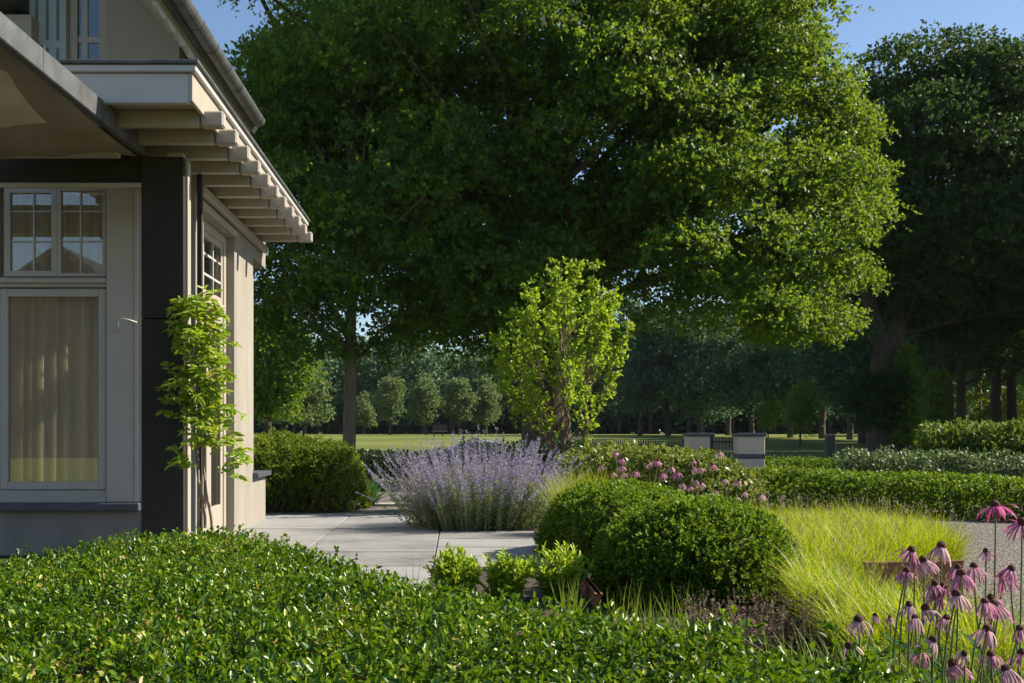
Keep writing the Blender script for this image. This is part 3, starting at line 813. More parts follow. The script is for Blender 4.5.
# --- the big glossy hedge in the foreground
def fore_hedge():
    ridge = np.array([(-3.6, 4.2), (-2.6, 4.45), (-1.9, 4.80), (-1.78, 5.3), (-1.55, 5.8), (-1.19, 5.95), (-0.88, 5.55), (-0.42, 4.5), (-0.13, 3.94), (0.29, 3.3), (0.63, 2.95), (0.86, 2.5), (0.92, 2.25), (1.0, 1.4)])
    poly = np.concatenate([ridge, np.array([(1.0, 1.25), (-3.6, 1.25)])])
    def inside(P):
        x, y = P[:, 0], P[:, 1]; c = np.zeros(len(P), bool); j = len(poly) - 1
        for i in range(len(poly)):
            xi, yi = poly[i]; xj, yj = poly[j]
            c ^= ((yi > y) != (yj > y)) & (x < (xj - xi) * (y - yi) / (yj - yi + 1e-12) + xi); j = i
        return c
    def dist(P):
        d = np.full(len(P), 9.0)
        for a, b in zip(ridge[:-1], ridge[1:]):
            ab = b - a; t = np.clip(((P - a) @ ab) / (ab @ ab), 0, 1)
            d = np.minimum(d, np.linalg.norm(P - (a + t[:, None] * ab), axis=1))
        return d
    n1 = Noise3(11, 0.9); n2 = Noise3(12, 0.20); n3 = Noise3(13, 0.17)
    H = 0.49
    def top(P):
        p3 = np.concatenate([P, np.zeros((len(P), 1))], 1)
        return H + 0.045 * np.clip((P[:, 0] + 0.7) / 0.9, 0, 1) + 0.032 * n1(p3) + 0.022 * n2(p3) + 0.012 * n3(p3)
    t = thing('foreground_hedge', 'large glossy green clipped hedge filling the foreground below the veranda', 'hedge', (-1.0, 3.5, 0))
    base = np.array([-1.0, 3.5, 0.0])
    ns = 9000
    C2 = np.stack([rng.uniform(-3.3, 1.02, ns * 3), rng.uniform(1.55, 6.0, ns * 3)], 1)
    C2 = C2[(np.abs(C2[:, 0]) < 0.62 * C2[:, 1] + 0.4) & inside(C2)]
    C2 = C2[:int(ns * 0.62)]
    pocket = np.clip((0.02 - n3(np.concatenate([C2, np.ones((len(C2), 1))], 1))) / 0.5, 0, 1)
    d = dist(C2)
    rr = 0.16
    edge = np.clip(1 - d / rr, 0, 1)
    zc = top(C2) - rr * 0.9 * (1 - np.sqrt(np.maximum(0, 1 - edge ** 2))) + rng.normal(0, 0.014, len(C2)) - 0.085 - 0.17 * pocket
    k = 4
    ax0 = rng.normal(0, 0.16, (len(C2), 3)) + np.array([0, 0, 1.0])
    fan = rng.normal(0, 0.38, (len(C2), k, 3)) * np.array([1, 1, 0.3])
    D = (ax0[:, None, :] + fan).reshape(-1, 3)
    P = np.repeat(np.concatenate([C2, zc[:, None]], 1), k, axis=0) + fan.reshape(-1, 3) * 0.03
    ln_top = rng.uniform(0.06, 0.095, len(P))
    # side wall under the ridge
    m = 9000
    seg = np.linalg.norm(np.diff(ridge, axis=0), axis=1); cum = np.concatenate([[0], np.cumsum(seg)])
    s = rng.uniform(0, cum[-1], m)
    bx = np.interp(s, cum, ridge[:, 0]); by = np.interp(s, cum, ridge[:, 1])
    i = np.clip(np.searchsorted(cum, s) - 1, 0, len(seg) - 1)
    tg = (ridge[i + 1] - ridge[i]) / seg[i][:, None]
    out_ = np.stack([-tg[:, 1], tg[:, 0], np.zeros(m)], 1)
    zz_ = rng.uniform(0.02, 0.46, m)
    Pw = np.stack([bx, by, zz_], 1) - out_ * np.minimum(rng.exponential(0.03, m), .15)[:, None]
    Dw = out_ + np.array([0, 0, 0.5]) + rng.normal(0, 0.4, (m, 3))
    V, F_, q_ = shoots(np.concatenate([P, Pw]) - base, np.concatenate([D, Dw]), np.concatenate([ln_top, rng.uniform(0.03, 0.07, len(Pw))]), 7, 0.0205, 0.0120, 58, ovates, 0.5, 0.16)
    link('foliage', np_mesh('foliage', V, F_, q_), M['hedge_leaf'], t)
    # solid dark core added to block views through the leaves
    bm = bmesh.new()
    cen = np.array([-1.2, 3.0])
    inn = cen + (poly - cen) * 0.95
    vb = [bm.verts.new((x - base[0], y - base[1], 0.0)) for x, y in inn]; vt = [bm.verts.new((x - base[0], y - base[1], 0.29)) for x, y in inn]
    bm.faces.new(vt)
    for i in range(len(inn)): bm.faces.new((vb[i], vb[(i + 1) % len(inn)], vt[(i + 1) % len(inn)], vt[i]))
    me = bpy.data.meshes.new('dark_core'); bm.to_mesh(me); bm.free()
    link('dark_core', me, M['core_brown'], t)
    # long stray stems that escaped the last clipping
    return t
fore_hedge()

# --- clipped box mounds right of the terrace
mound('box_mound', 'large rounded clipped box mound beside the small lime shrubs', 'shrub', (1.47, 7.1, 0.0), (0.59, 0.78, 0.54), 15000, 6, 0.05, 0.026, 0.015, M['box_leaf'], 31, rough=0.05, scale=0.6)
mound('box_mound', 'low clipped box mound between the sage and the larger mound', 'shrub', (1.33, 9.15, 0.0), (0.62, 0.9, 0.54), 13000, 5, 0.05, 0.028, 0.016, M['box_leaf'], 37, rough=0.06, scale=0.6)
# --- rounded shrub by the house wall
mound('round_shrub', 'bushy rounded evergreen shrub against the far house corner', 'shrub', (-1.95, 15.0, 0.0), (0.75, 0.8, 0.9), 0, 6, 0.07, 0.035, 0.016, M['yew_leaf'], 41, rough=0.06, scale=0.5, up=0.7,
      lobes=[((-2.25, 15.0, 0.0), (0.75, 0.8, 0.91), 11000), ((-1.62, 14.75, 0.0), (0.42, 0.6, 0.80), 5500)])
# fern-like plant beside it
t = thing('feathery_fern', 'small feathery fern between the rounded shrub and the driveway', 'fern', (-1.20, 15.2, 0))
parts = []
for k in range(34):
    a = rng.uniform(0, 6.28); ln = rng.uniform(0.4, 0.62); lean = rng.uniform(0.25, 0.8)
    s = np.linspace(0.1, 1, 22)
    th = lean + s * 0.7
    x = np.cumsum(np.sin(th)) * ln / 22; z = np.cumsum(np.cos(th)) * ln / 22
    Pm = np.stack([x * math.cos(a), x * math.sin(a), z], 1)
    ax = unit(np.gradient(Pm, axis=0)); sd_ = np.array([-math.sin(a), math.cos(a), 0])
    for sg in (-1, 1):
        parts.append(kites(Pm, ax * 0.6 + sg * sd_, np.cross(ax, sd_), 0.11 * (1.1 - s), 0.03, 0.1))
V, F_, q_ = join_geo(parts)
link('fronds', np_mesh('fronds', V, F_, q_), M['fern_leaf'], t)

# dark clipped hedges behind the driveway
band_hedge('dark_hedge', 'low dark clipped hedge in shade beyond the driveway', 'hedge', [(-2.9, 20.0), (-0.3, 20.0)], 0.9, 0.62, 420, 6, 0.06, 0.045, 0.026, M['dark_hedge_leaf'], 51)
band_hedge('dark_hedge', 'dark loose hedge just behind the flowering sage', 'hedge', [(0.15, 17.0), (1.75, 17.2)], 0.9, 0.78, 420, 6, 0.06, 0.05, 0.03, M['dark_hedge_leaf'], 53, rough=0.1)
band_hedge('round_leaf_hedge', 'leafy light green hedge behind the pink coneflowers', 'hedge', [(1.65, 13.6), (2.2, 12.7), (2.75, 12.1), (3.02, 12.0)], [1.3, 1.5, 1.3, 0.9], [0.74, 0.74, 0.66, 0.50], 480, 6, 0.08, 0.055, 0.036, M['rose_leaf'], 57, rough=0.08)
# hedge rows on the right
band_hedge('clipped_hedge', 'clipped dark fronted hedge directly behind the ornamental grass', 'hedge', [(4.0, 15.0), (5.2, 14.3), (6.6, 13.2), (9.0, 12.2)], 1.3, [0.46, 0.44, 0.40, 0.36], 520, 6, 0.06, 0.042, 0.026, M['box_leaf'], 61, rough=0.07)
band_hedge('silver_shrub_row', 'loose shrub row with pale silvery leaf tips behind the clipped hedge', 'shrub', [(6.2, 18.2), (7.6, 17.4), (9.4, 16.2), (10.6, 15.6)], 1.3, [0.58, 0.56, 0.52, 0.52], 340, 6, 0.10, 0.06, 0.03, M['silver_leaf'], 63, rough=0.14, up=0.8)
band_hedge('narrow_hedge', 'narrow sunlit hedge running from the gate pillar', 'hedge', [(5.2, 20.5), (7.4, 19.2)], 0.8, 0.48, 420, 6, 0.06, 0.045, 0.028, M['box_leaf'], 65)
band_hedge('laurel_hedge', 'taller bright green laurel hedge beneath the wood', 'hedge', [(9.0, 22.0), (11.0, 21.5), (13.5, 21.0)], 1.8, [0.90, 1.02, 1.06], 260, 7, 0.16, 0.10, 0.04, M['laurel_leaf'], 67, rough=0.12, up=0.9)

# --- three lime shrubs in the bed and stray shoots
for lab, px, py, hh, ww in (('small lime green shrub at the terrace edge nearest the house', 457, 597, 0.27, 0.085), ('small lime green shrub in the middle of its row of three', 507, 600, 0.27, 0.09), ('small lime green shrub beside the rusty steel edging', 560, 604, 0.30, 0.095)):
    Yb = 6.9
    c = at(px, CY + F / Yb, Yb)
    t = thing('lime_shrub', lab, 'shrub', (c.x, Yb, 0), 'small lime green shrubs by the terrace')
    n = 95
    a = rng.uniform(0, 6.28, n); rr_ = np.sqrt(rng.uniform(0, 1, n)) * ww
    P = np.stack([rr_ * np.cos(a) * 0.7, rr_ * np.sin(a) * 0.7, np.zeros(n)], 1)
    D = np.stack([np.cos(a) * rr_ / ww * 0.42, np.sin(a) * rr_ / ww * 0.42, np.ones(n)], 1) + rng.normal(0, 0.16, (n, 3))
    Ls = hh * rng.uniform(0.5, 1.12, n) * (1 - 0.30 * (rr_ / ww) ** 2)
    V, F_, q_ = shoots(P, D, Ls, 26, 0.050, 0.018, 46, ovates, 0.4)
    link('foliage', np_mesh('foliage', V, F_, q_), M['lime_shrub_leaf'], t)

def stalk_tuft(name, label, cat, px0, px1, py, Y, n, hh, mat, group=None):
    xs0 = rng.uniform(xa(px0, Y), xa(px1, Y), n)
    cx = xs0.mean()
    t = np.stack([xs0 - cx, rng.normal(0, 0.12, n), np.zeros(n)], 1)
    V, F_, q_ = blades(t, rng.uniform(0, 6.28, n), hh * rng.uniform(0.3, 1.2, n), 0.007, np.abs(rng.normal(0.0, 0.3, n)), rng.uniform(0, 0.4, n))
    return tag(link(name, np_mesh(name, V, F_, q_), mat, None, (cx, Y, 0)), label, cat, group)
stalk_tuft('iris_tuft', 'thin upright green blades poking up at the terrace edge', 'plant', 398, 432, 0, 5.6, 16, 0.40, M['iris_leaf'])
stalk_tuft('iris_tuft', 'upright green blades in front of the large box mound', 'plant', 606, 700, 0, 5.8, 150, 0.22, M['iris_leaf'])
stalk_tuft('iris_tuft', 'few upright blades between the lime shrubs and the rusty edging', 'plant', 561, 579, 0, 6.1, 60, 0.22, M['iris_leaf'])

# --- thyme with brown spent spikes in front of the mound
t = thing('spent_thyme', 'low plant with brown spent flower spikes under the box mound', 'plant', (1.35, 5.3, 0))
n = 260
P = np.stack([rng.uniform(-0.30, 0.42, n), rng.normal(0, 0.18, n), np.zeros(n)], 1)
D = np.stack([rng.normal(0, 0.2, n), rng.normal(0, 0.2, n), np.ones(n)], 1)
V, F_, q_ = shoots(P, D, rng.uniform(0.10, 0.26, n) , 22, 0.022, 0.010, 45)
link('foliage', np_mesh('foliage', V, F_, q_), M['heather'], t)

# --- Russian sage
def sage():
    c = (0.28, 11.75)
    t = thing('flowering_sage', 'wide mauve flowering sage bush at the terrace edge', 'shrub', (c[0], c[1], 0))
    stems, fl, lf = [], [], []
    for k in range(560):
        a = rng.uniform(0, 6.28); rr_ = math.sqrt(rng.uniform(0, 1))
        b = np.array([rr_ * 0.62 * math.cos(a), rr_ * 0.5 * math.sin(a), 0])
        out_ = np.array([math.cos(a), 0.8 * math.sin(a), 0])
        ln = rng.uniform(0.50, 1.06) * (1.05 - 0.15 * rr_)
        lean0 = rr_ * 0.34 + rng.normal(0, 0.17); curve = rr_ * 0.26 + rng.normal(0, 0.22)
        if rng.uniform() < 0.35: b[0] -= 0.15; lean0 += 0.15
        s = np.linspace(0, 1, 7); th = lean0 + curve * s
        p = b + np.cumsum(np.concatenate([[[0, 0, 0]], (out_[None, :] * np.sin(th)[1:, None] + np.array([0, 0, 1.0]) * np.cos(th)[1:, None]) * ln / 6]), axis=0)
        p[:, 2] = np.maximum(p[:, 2], 0.02)
        stems.append(tube_geo(p, np.linspace(0.0028, 0.0012, 7), 3))
        f0 = rng.uniform(0.40, 0.66) + 0.12 * max(0, b[0] - 0.2)
        m = 56
        u = rng.uniform(f0, 1, m)
        q3 = np.stack([np.interp(u, s, p[:, i]) for i in range(3)], 1)
        # short side branchlets make the spikes loose
        dd = rand_dirs(m); dd[:, 2] = np.abs(dd[:, 2]) * 0.6 + 0.2
        off = dd * (rng.uniform(0, 0.075, m) * (1.15 - u))[:, None]
        fl.append(kites(q3 + off, dd + np.array([0, 0, 0.4]), rand_dirs(m), rng.uniform(0.011, 0.019, m), rng.uniform(0.007, 0.011, m), 0.2))
        m = 62
        u = rng.uniform(0.02, min(0.78, f0 + 0.1), m)
        q3 = np.stack([np.interp(u, s, p[:, i]) for i in range(3)], 1)
        dd = rand_dirs(m); dd[:, 2] = np.abs(dd[:, 2])
        lf.append(kites(q3, dd, rand_dirs(m), rng.uniform(0.025, 0.05, m), rng.uniform(0.008, 0.014, m), 0.1))
    link('stems', np_mesh('stems', *join_geo(stems)), M['sage_stem'], t)
    link('flowers', np_mesh('flowers', *join_geo(fl)), M['sage_flower'], t)
    link('foliage', np_mesh('foliage', *join_geo(lf)), M['sage_leaf'], t)
sage()

# --- ornamental grass
def ornamental_grass():
    pts, hd, ln, le, dr = [], [], [], [], []
    tufts = []
    # outline of the planting in plan
    for _ in range(6000):
        x = rng.uniform(1.2, 4.3); y = rng.uniform(4.3, 10.4)
        left = np.interp(y, [4.3, 5.5, 7.0, 8.0, 9.5, 10.4], [1.60, 1.72, 2.05, 2.2, 2.35, 2.6])
        right = np.interp(y, [4.3, 5.3, 6.4, 7.3, 8.3, 9.4, 10.4], [2.2, 1.98, 2.05, 2.75, 3.6, 3.8, 3.7])
        if left < x < right: tufts.append((x, y))
        if len(tufts) >= 680: break
    tufts = np.array(tufts)
    for (x, y) in tufts:
        m = 85
        a = rng.uniform(0, 6.28, m); r_ = rng.uniform(0, 0.05, m)
        pts.append(np.stack([x + r_ * np.cos(a), y + r_ * np.sin(a), np.zeros(m)], 1))
        hd.append(a + rng.normal(0, 0.5, m)); ln.append(rng.uniform(0.22, 0.43, m) * rng.uniform(0.75, 1.15)); le.append(np.abs(rng.normal(0.18, 0.2, m))); dr.append(rng.uniform(0.5, 1.9, m))
    P = np.concatenate(pts)
    base = np.array([2.6, 7.5, 0.0])
    V, F_, q_ = blades(P - base, np.concatenate(hd), np.concatenate(ln), rng.uniform(0.004, 0.008, len(P)), np.concatenate(le), np.concatenate(dr), 4)
    o = link('ornamental_grass', np_mesh('ornamental_grass', V, F_, q_), M['grass_blade'], None, tuple(base))
    tag(o, 'fine yellow green ornamental grass planted as one soft mass', 'grass', kind='stuff')
    # seed heads rising above it
    m = 280
    idx = rng.integers(0, len(tufts), m)
    a = rng.uniform(0, 6.28, m)
    base_p = np.stack([tufts[idx, 0], tufts[idx, 1], np.zeros(m)], 1)
    D = np.stack([0.3 * np.cos(a), 0.3 * np.sin(a), np.ones(m)], 1) + rng.normal(0, .05, (m, 3))
    D = unit(D); H = rng.uniform(0.36, 0.50, m)
    g = [kites(base_p - base, D, rand_dirs(m), H, 0.004, 0.1)]
    tp = base_p + D * (H * 0.84)[:, None] - base
    g.append(shoots(tp, D, 0.075, 8, 0.016, 0.006, 25))
    tag(link('seed_heads', np_mesh('seed_heads', *join_geo(g)), M['seed_head'], None, tuple(base)), 'thin straw coloured seed heads over the ornamental grass', 'grass', kind='stuff')
ornamental_grass()
# small grass tuft behind the second mound
pts = np.stack([rng.uniform(-0.25, 0.25, 900), rng.uniform(-.15, .15, 900), np.zeros(900)], 1)
V, F_, q_ = blades(pts, rng.uniform(0, 6.28, 900), rng.uniform(0.5, 0.74, 900), 0.006, np.abs(rng.normal(0.15, 0.15, 900)), rng.uniform(0.2, 1.0, 900), 4)
tag(link('grass_tuft', np_mesh('grass_tuft', V, F_, q_), M['grass_blade'], None, (1.20, 10.9, 0)), 'upright yellow green grass tuft between sage and coneflowers', 'grass')
pts = np.stack([rng.uniform(-0.55, 0.55, 1500), rng.uniform(-.45, .45, 1500), np.zeros(1500)], 1)
V, F_, q_ = blades(pts, rng.uniform(0, 6.28, 1500), rng.uniform(0.22, 0.42, 1500), 0.007, np.abs(rng.normal(0.2, 0.2, 1500)), rng.uniform(0.2, 1.2, 1500), 4)
tag(link('grass_clump', np_mesh('grass_clump', V, F_, q_), M['iris_leaf'], None, (1.62, 3.55, 0)), 'green grassy foliage at the feet of the near coneflowers', 'grass', kind='stuff')

# --- corten edgings
def edging(label, a, b, z0, z1, th=0.012):
    a = Vector(a); b = Vector(b); d = (b - a); L = d.length
    mb = MB(); mb.box(0, L, -th / 2, th / 2, z0, z1); mb.box(0, L, -th / 2 - 0.012, th / 2 + 0.012, z1 - 0.01, z1)
    o = mb.build('steel_edging', M['corten'])
    o.location = (a.x, a.y, 0); o.rotation_euler = (0, 0, math.atan2(d.y, d.x))
    return tag(o, label, 'edging', 'rusty steel bed edgings')
edging('long rusty steel edging along the terrace below the large box mound', (0.785, 6.4), (0.80, 10.9), 0.0, 0.10, 0.02)
edging('rusty steel edging showing behind the box mounds under the coneflowers', (2.65, 10.9), (3.08, 11.3), 0.0, 0.22)
edging('rusty steel edging end sticking out of the ornamental grass', (2.34, 6.62), (2.95, 6.72), 0.0, 0.25)

# --- coneflowers
def coneflower_proto(kind):
    """flower head at the origin (base of the cone), stem going down 0.9"""
    g = np.random.default_rng({'pale': 3, 'pink': 4, 'deep': 5}[kind])
    cone_bm = bmesh.new()
    bmesh.ops.create_icosphere(cone_bm, subdivisions=3, radius=1)
    for v in cone_bm.verts:
        n_ = 1 + 0.10 * math.sin(v.co.x * 17 + v.co.z * 11) * math.sin(v.co.y * 19)
        v.co = Vector((v.co.x * 0.0125 * n_, v.co.y * 0.0125 * n_, v.co.z * (0.0155 if v.co.z > 0 else 0.006) * n_ + 0.004))
    cone = bpy.data.meshes.new('cone'); cone_bm.to_mesh(cone); cone_bm.free()
    for p in cone.polygons: p.use_smooth = True
    parts = []
    n = {'pale': 17, 'pink': 17, 'deep': 19}[kind]
    for k in range(n):
        a = 6.283 * k / n + g.normal(0, 0.12)
        ln = g.uniform(0.034, 0.058); w = g.uniform(0.0028, 0.0044)
        spread = {'pale': 0.72, 'pink': 0.78, 'deep': 1.30}[kind] + g.normal(0, 0.24); a += g.normal(0, 0.12)
        segs = 5
        o_ = np.array([math.cos(a), math.sin(a), 0]); sd_ = np.array([-math.sin(a), math.cos(a), 0])
        p = o_ * 0.010 + np.array([0, 0, 0.002]); th = spread   # angle from straight down
        V = []
        for s in range(segs + 1):
            ww = w * (0.55 + 0.9 * math.sin(min(1, s / segs + 0.12) * math.pi * 0.8)) * 0.62 if s < segs else w * 0.25
            V += [p + sd_ * ww - 0.001 * o_, p + sd_ * ww * 0.0 + o_ * 0.0015, p - sd_ * ww - 0.001 * o_]
            p = p + (o_ * math.sin(th) + np.array([0, 0, -1.0]) * math.cos(th)) * ln / segs
            th = max(0.04, th - spread * 0.20 * (1.0 if kind != 'deep' else 0.75))
        V = np.array(V)
        q = []
        for s in range(segs):
            b = s * 3
            q += [b, b + 1, b + 4, b + 3, b + 1, b + 2, b + 5, b + 4]
        parts.append((V, np.array(q), 4))
    petals = np_mesh('petals', *join_geo(parts), True)
    return cone, petals
PROTO = {k: coneflower_proto(k) for k in ('pale', 'pink', 'deep')}
PM = {'pale': M['petal_pale'], 'pink': M['petal'], 'deep': M['petal_deep']}
STEMS = []
for k in range(5):
    z = np.linspace(0, -1, 9)
    b = (0.03 * np.sin(np.linspace(0, 3.0, 9) + k) - 0.03 * math.sin(k))
    STEMS.append(np.stack([b * (1 if k % 2 else -1), 0.02 * np.sin(np.linspace(0, 2.2, 9) * (k + 1) * .5), z], 1))
def coneflower(x, y, z, kind, sc, label, group, k):
    t = thing('coneflower', label, 'flower', (x, y, 0), group)
    cone, petals = PROTO[kind]
    rz = random.uniform(0, 6.28); tilt = (random.gauss(0, 0.24), random.gauss(0, 0.24))
    pm = link('petals', petals, PM[kind], t, (0, 0, z))
    cm = link('cone', cone, M['cone'], t, (0, 0, z))
    for o in (pm, cm):
        o.scale = (sc, sc, sc * random.uniform(0.92, 1.1)); o.rotation_euler = (tilt[0], tilt[1], rz)
    p = STEMS[k % 5] * np.array([1, 1, z])
    p[:, 2] += z
    V, q, s = tube_geo(p, np.linspace(0.0024, 0.0034, 9), 5)
    link('stem', np_mesh('stem', V, q, s, True), M['flower_stem'], t)
    if k % 3 == 0:
        ax = np.array([[0.7, 0.2, 0.6], [-0.6, -0.3, 0.7]])
        V, q, s = ovates(np.array([[0, 0, z * 0.35], [0, 0, z * 0.5]]) + np.array([p[5, 0], p[5, 1], 0]), ax, np.array([[0., 0, 1], [0., 0, 1]]), 0.14, 0.02)
        link('stem_leaf', np_mesh('stem_leaf', V, q, s), M['fern_leaf'], t)
    return t
ORD = ['first', 'second', 'third', 'fourth', 'fifth', 'sixth', 'seventh', 'eighth', 'ninth', 'tenth', 'eleventh', 'twelfth', 'thirteenth', 'fourteenth', 'fifteenth', 'sixteenth', 'seventeenth', 'eighteenth', 'nineteenth', 'twentieth', 'twenty first', 'twenty second', 'twenty third', 'twenty fourth', 'twenty fifth', 'twenty sixth', 'twenty seventh', 'twenty eighth', 'twenty ninth', 'thirtieth', 'thirty first', 'thirty second', 'thirty third', 'thirty fourth', 'thirty fifth', 'thirty sixth', 'thirty seventh', 'thirty eighth', 'thirty ninth', 'fortieth']
NEAR = [(995.5, 505, 'deep', 1.25), (1022, 522, 'deep', 1.1), (910.7, 549, 'pink', 1.0), (914, 559, 'pink', 1.0), (924, 560, 'pale', 1.05), (941, 546, 'pale', 1.2), (906.5, 570, 'pink', 0.9), (958, 567, 'pink', 0.9), (974, 566, 'pink', 1.05), (961.5, 574, 'pink', 1.3), (986, 550, 'pink', 0.7), (1004, 576, 'pink', 1.1), (1010.5, 568, 'pink', 1.0), (934.7, 583, 'pink', 0.9), (937, 593, 'pink', 1.1), (943, 586, 'pink', 1.0), (956.7, 594, 'pale', 1.25), (984.7, 601, 'pink', 1.0), (991, 597, 'pink', 0.9), (995, 604.6, 'pink', 1.15), (926, 608, 'pale', 1.05), (908.7, 604, 'pale', 0.9), (858.6, 619, 'pale', 1.2), (850, 645, 'pale', 1.1), (882, 657, 'pink', 0.9), (932, 639, 'pale', 1.1), (921, 650, 'pink', 1.0), (987, 629, 'pale', 1.25), (991, 654, 'pink', 1.0), (954, 664, 'pink', 1.2), (1006.8, 669, 'pale', 1.2), (1022, 652, 'pink', 1.0), (964, 652, 'pale', 0.8), (1020, 628, 'pink', 1.0), (915, 617, 'pale', 0.9), (946, 617, 'pale', 0.9)]
LABS = {995.5: 'tallest deep pink coneflower with wide drooping petals against the gravel path', 1022: None,
        858.6: 'pale coneflower standing apart from the clump just above the glossy hedge', 850: 'pale coneflower lowest on the hedge side of the near clump', 986: 'small narrow coneflower alone against the gravel below the tallest one'}
KW = {'deep': 'deep pink', 'pink': 'rose pink', 'pale': 'pale faded'}
for i, (px, py, kd, sc) in enumerate(sorted(NEAR)):
    Yd = float(np.interp(py, [500, 545, 665], [3.3, 3.55, 2.85])) + random.uniform(-0.12, 0.12)
    p = at(px, py + 2, Yd)
    lab = LABS.get(px) or f'{KW[kd]} coneflower by the gravel path, {ORD[i]} from the left in the near clump'
    coneflower(p.x, p.y, p.z, kd, sc * 0.9 * Yd / 3.3, lab, 'coneflowers in the near clump', i)
for j, (px, py) in enumerate(((875, 616), (890, 618))):
    p = at(px, py, 3.6)
    coneflower(p.x, p.y, p.z, 'pale', 0.5, ['small spent coneflower bud against the grass nearer the hedge', 'small spent coneflower bud against the grass nearer the clump'][j], 'coneflower buds', j)
MID = [(260, 165), (288, 195), (285, 230), (183, 228), (290, 262), (352, 255), (245, 262), (412, 215), (455, 205), (520, 235), (545, 260), (478, 265), (618, 205), (618, 240), (655, 240), (740, 165), (712, 225), (562, 310), (628, 295), (605, 325), (655, 310), (720, 345), (768, 380), (830, 295), (768, 290), (860, 350), (820, 375), (935, 365), (905, 445)]
for i, (zx, zy) in enumerate(sorted(MID)):
    px, py = 560 + zx / 4.655, 420 + zy / 4.655
    Yd = float(np.interp(px, [595, 700, 760], [11.2, 10.4, 10.0])) + random.uniform(-.15, .15)
    p = at(px, py - 3, Yd)
    kd = random.choice(['pink', 'pale', 'pale'])
    coneflower(p.x, p.y, p.z, kd, random.uniform(0.95, 1.35), f'{KW[kd]} coneflower by the leafy hedge behind the box mounds, {ORD[i]} from the left', 'coneflowers by the leafy hedge', i)

# --- climbing vine on the post
def vine():
    t = thing('climbing_vine', 'sunlit climbing vine with drooping leaflets against the dark veranda post', 'vine', (-1.80, 8.15, 0))
    base = np.array([-1.80, 8.15, 0.0])
    mb = MB()
    for pl in ([(205, 528), (203, 500), (197, 470), (194, 430), (197, 380), (195, 340), (192, 305)], [(212, 528), (208, 500), (203, 470), (205, 430), (211, 380), (206, 345)], [(198, 528), (199, 480), (196, 440), (205, 400), (220, 370)]):
        pts = [np.array(at(px, py, 8.15)) - base for px, py in pl]
        pts = np.array(pts); mm = np.linspace(0, 1, len(pts)); u = np.linspace(0, 1, 24)
        P = np.stack([np.interp(u, mm, pts[:, i]) for i in range(3)], 1); P[:, 1] += 0.02 * np.sin(u * 20)
        mb.tube(P, np.linspace(0.011, 0.005, 24), 6)
    mb.build('stem', M['stem_brown'], t)
    outline = [(300, 190, 201), (320, 182, 205), (345, 178, 222), (370, 176, 238), (395, 172, 243), (412, 160, 244), (430, 172, 244), (445, 182, 240), (470, 205, 240)]
    oy = [o[0] for o in outline]
    parts = []
    def leaf(px, py, yd, droop, heading, ln):
        s = np.linspace(0.25, 1, 5)
        b = np.array(at(px, py, yd)) - base
        th = rng.uniform(0.3, 1.5) + droop * s * 0.9
        x = np.cumsum(np.sin(th)) * ln / 5; z = np.cumsum(np.cos(th)) * ln / 5
        Pm = b + np.stack([x * math.cos(heading), x * math.sin(heading), z], 1)
        ax = unit(np.gradient(Pm, axis=0)); sd_ = np.array([-math.sin(heading), math.cos(heading), 0])
        for sg in (-1, 1):
            parts.append(ovates(Pm, ax * 0.7 + sg * sd_ + np.array([0, 0, -0.12]) + rng.normal(0, .32, (5, 3)), np.cross(ax, sd_) * -sg * 0 + np.array([0.25, -0.3, 0.8]) + rng.normal(0, .6, (5, 3)), rng.uniform(0.06, 0.088, 5), rng.uniform(0.025, 0.034, 5)))
        parts.append(ovates(Pm[-1:], ax[-1:] + np.array([0, 0, -.3]), np.array([[0, 0, 1.0]]), 0.08, 0.032))
    for k in range(150):
        py = rng.uniform(306, 452)
        l = np.interp(py, oy, [o[1] for o in outline]); r_ = np.interp(py, oy, [o[2] for o in outline])
        px = rng.uniform(min(l + 14, r_ - 12), max(l + 16, r_ - 18))
        leaf(px, py - 4, 8.12 + rng.uniform(-0.15, 0.12), rng.uniform(0.3, 1.0), rng.uniform(0, 6.28), rng.uniform(0.10, 0.20))
    for k in range(10):
        leaf(rng.uniform(208, 228), rng.uniform(440, 478), 8.1 + rng.uniform(-.1, .1), 0.9, rng.uniform(-0.8, 0.6), 0.14)
    for k in range(4): leaf(188 + k, 462 + 3 * k, 8.05, 0.9, 3.6 + 0.3 * k, 0.13)
    link('foliage', np_mesh('foliage', *join_geo(parts)), M['vine_leaf'], t)
vine()

# ------------------------------------------------------------------ trees
def crown_geo(clumps, per, leaf_l, leaf_w, k=5, flat=0.62, droop=0.25, sl=None, spread=0.35):
    """clumps: (n,4) centre + radius -> leaf quads on loose rounded sprays"""
    n = len(clumps)
    cnt = np.maximum(6, (per * (clumps[:, 3] / clumps[:, 3].mean()) ** 2).astype(int))
    idx = np.repeat(np.arange(n), cnt)
    d = rand_dirs(len(idx))
    d[:, 2] = np.where(d[:, 2] < -0.35, -d[:, 2], d[:, 2])
    rad = clumps[idx, 3] * rng.uniform(0.45, 1.0, len(idx)) ** 0.6 * (1 + rng.normal(0, 0.14, len(idx)))
    P = clumps[idx, :3] + d * rad[:, None] * np.array([1, 1, flat])
    D = d + rng.normal(0, spread, d.shape) + np.array([0, 0, -droop])
    return shoots(P, D, sl or leaf_l * 2.2, k, leaf_l, leaf_w, 60, kites, 0.45, 0.2)

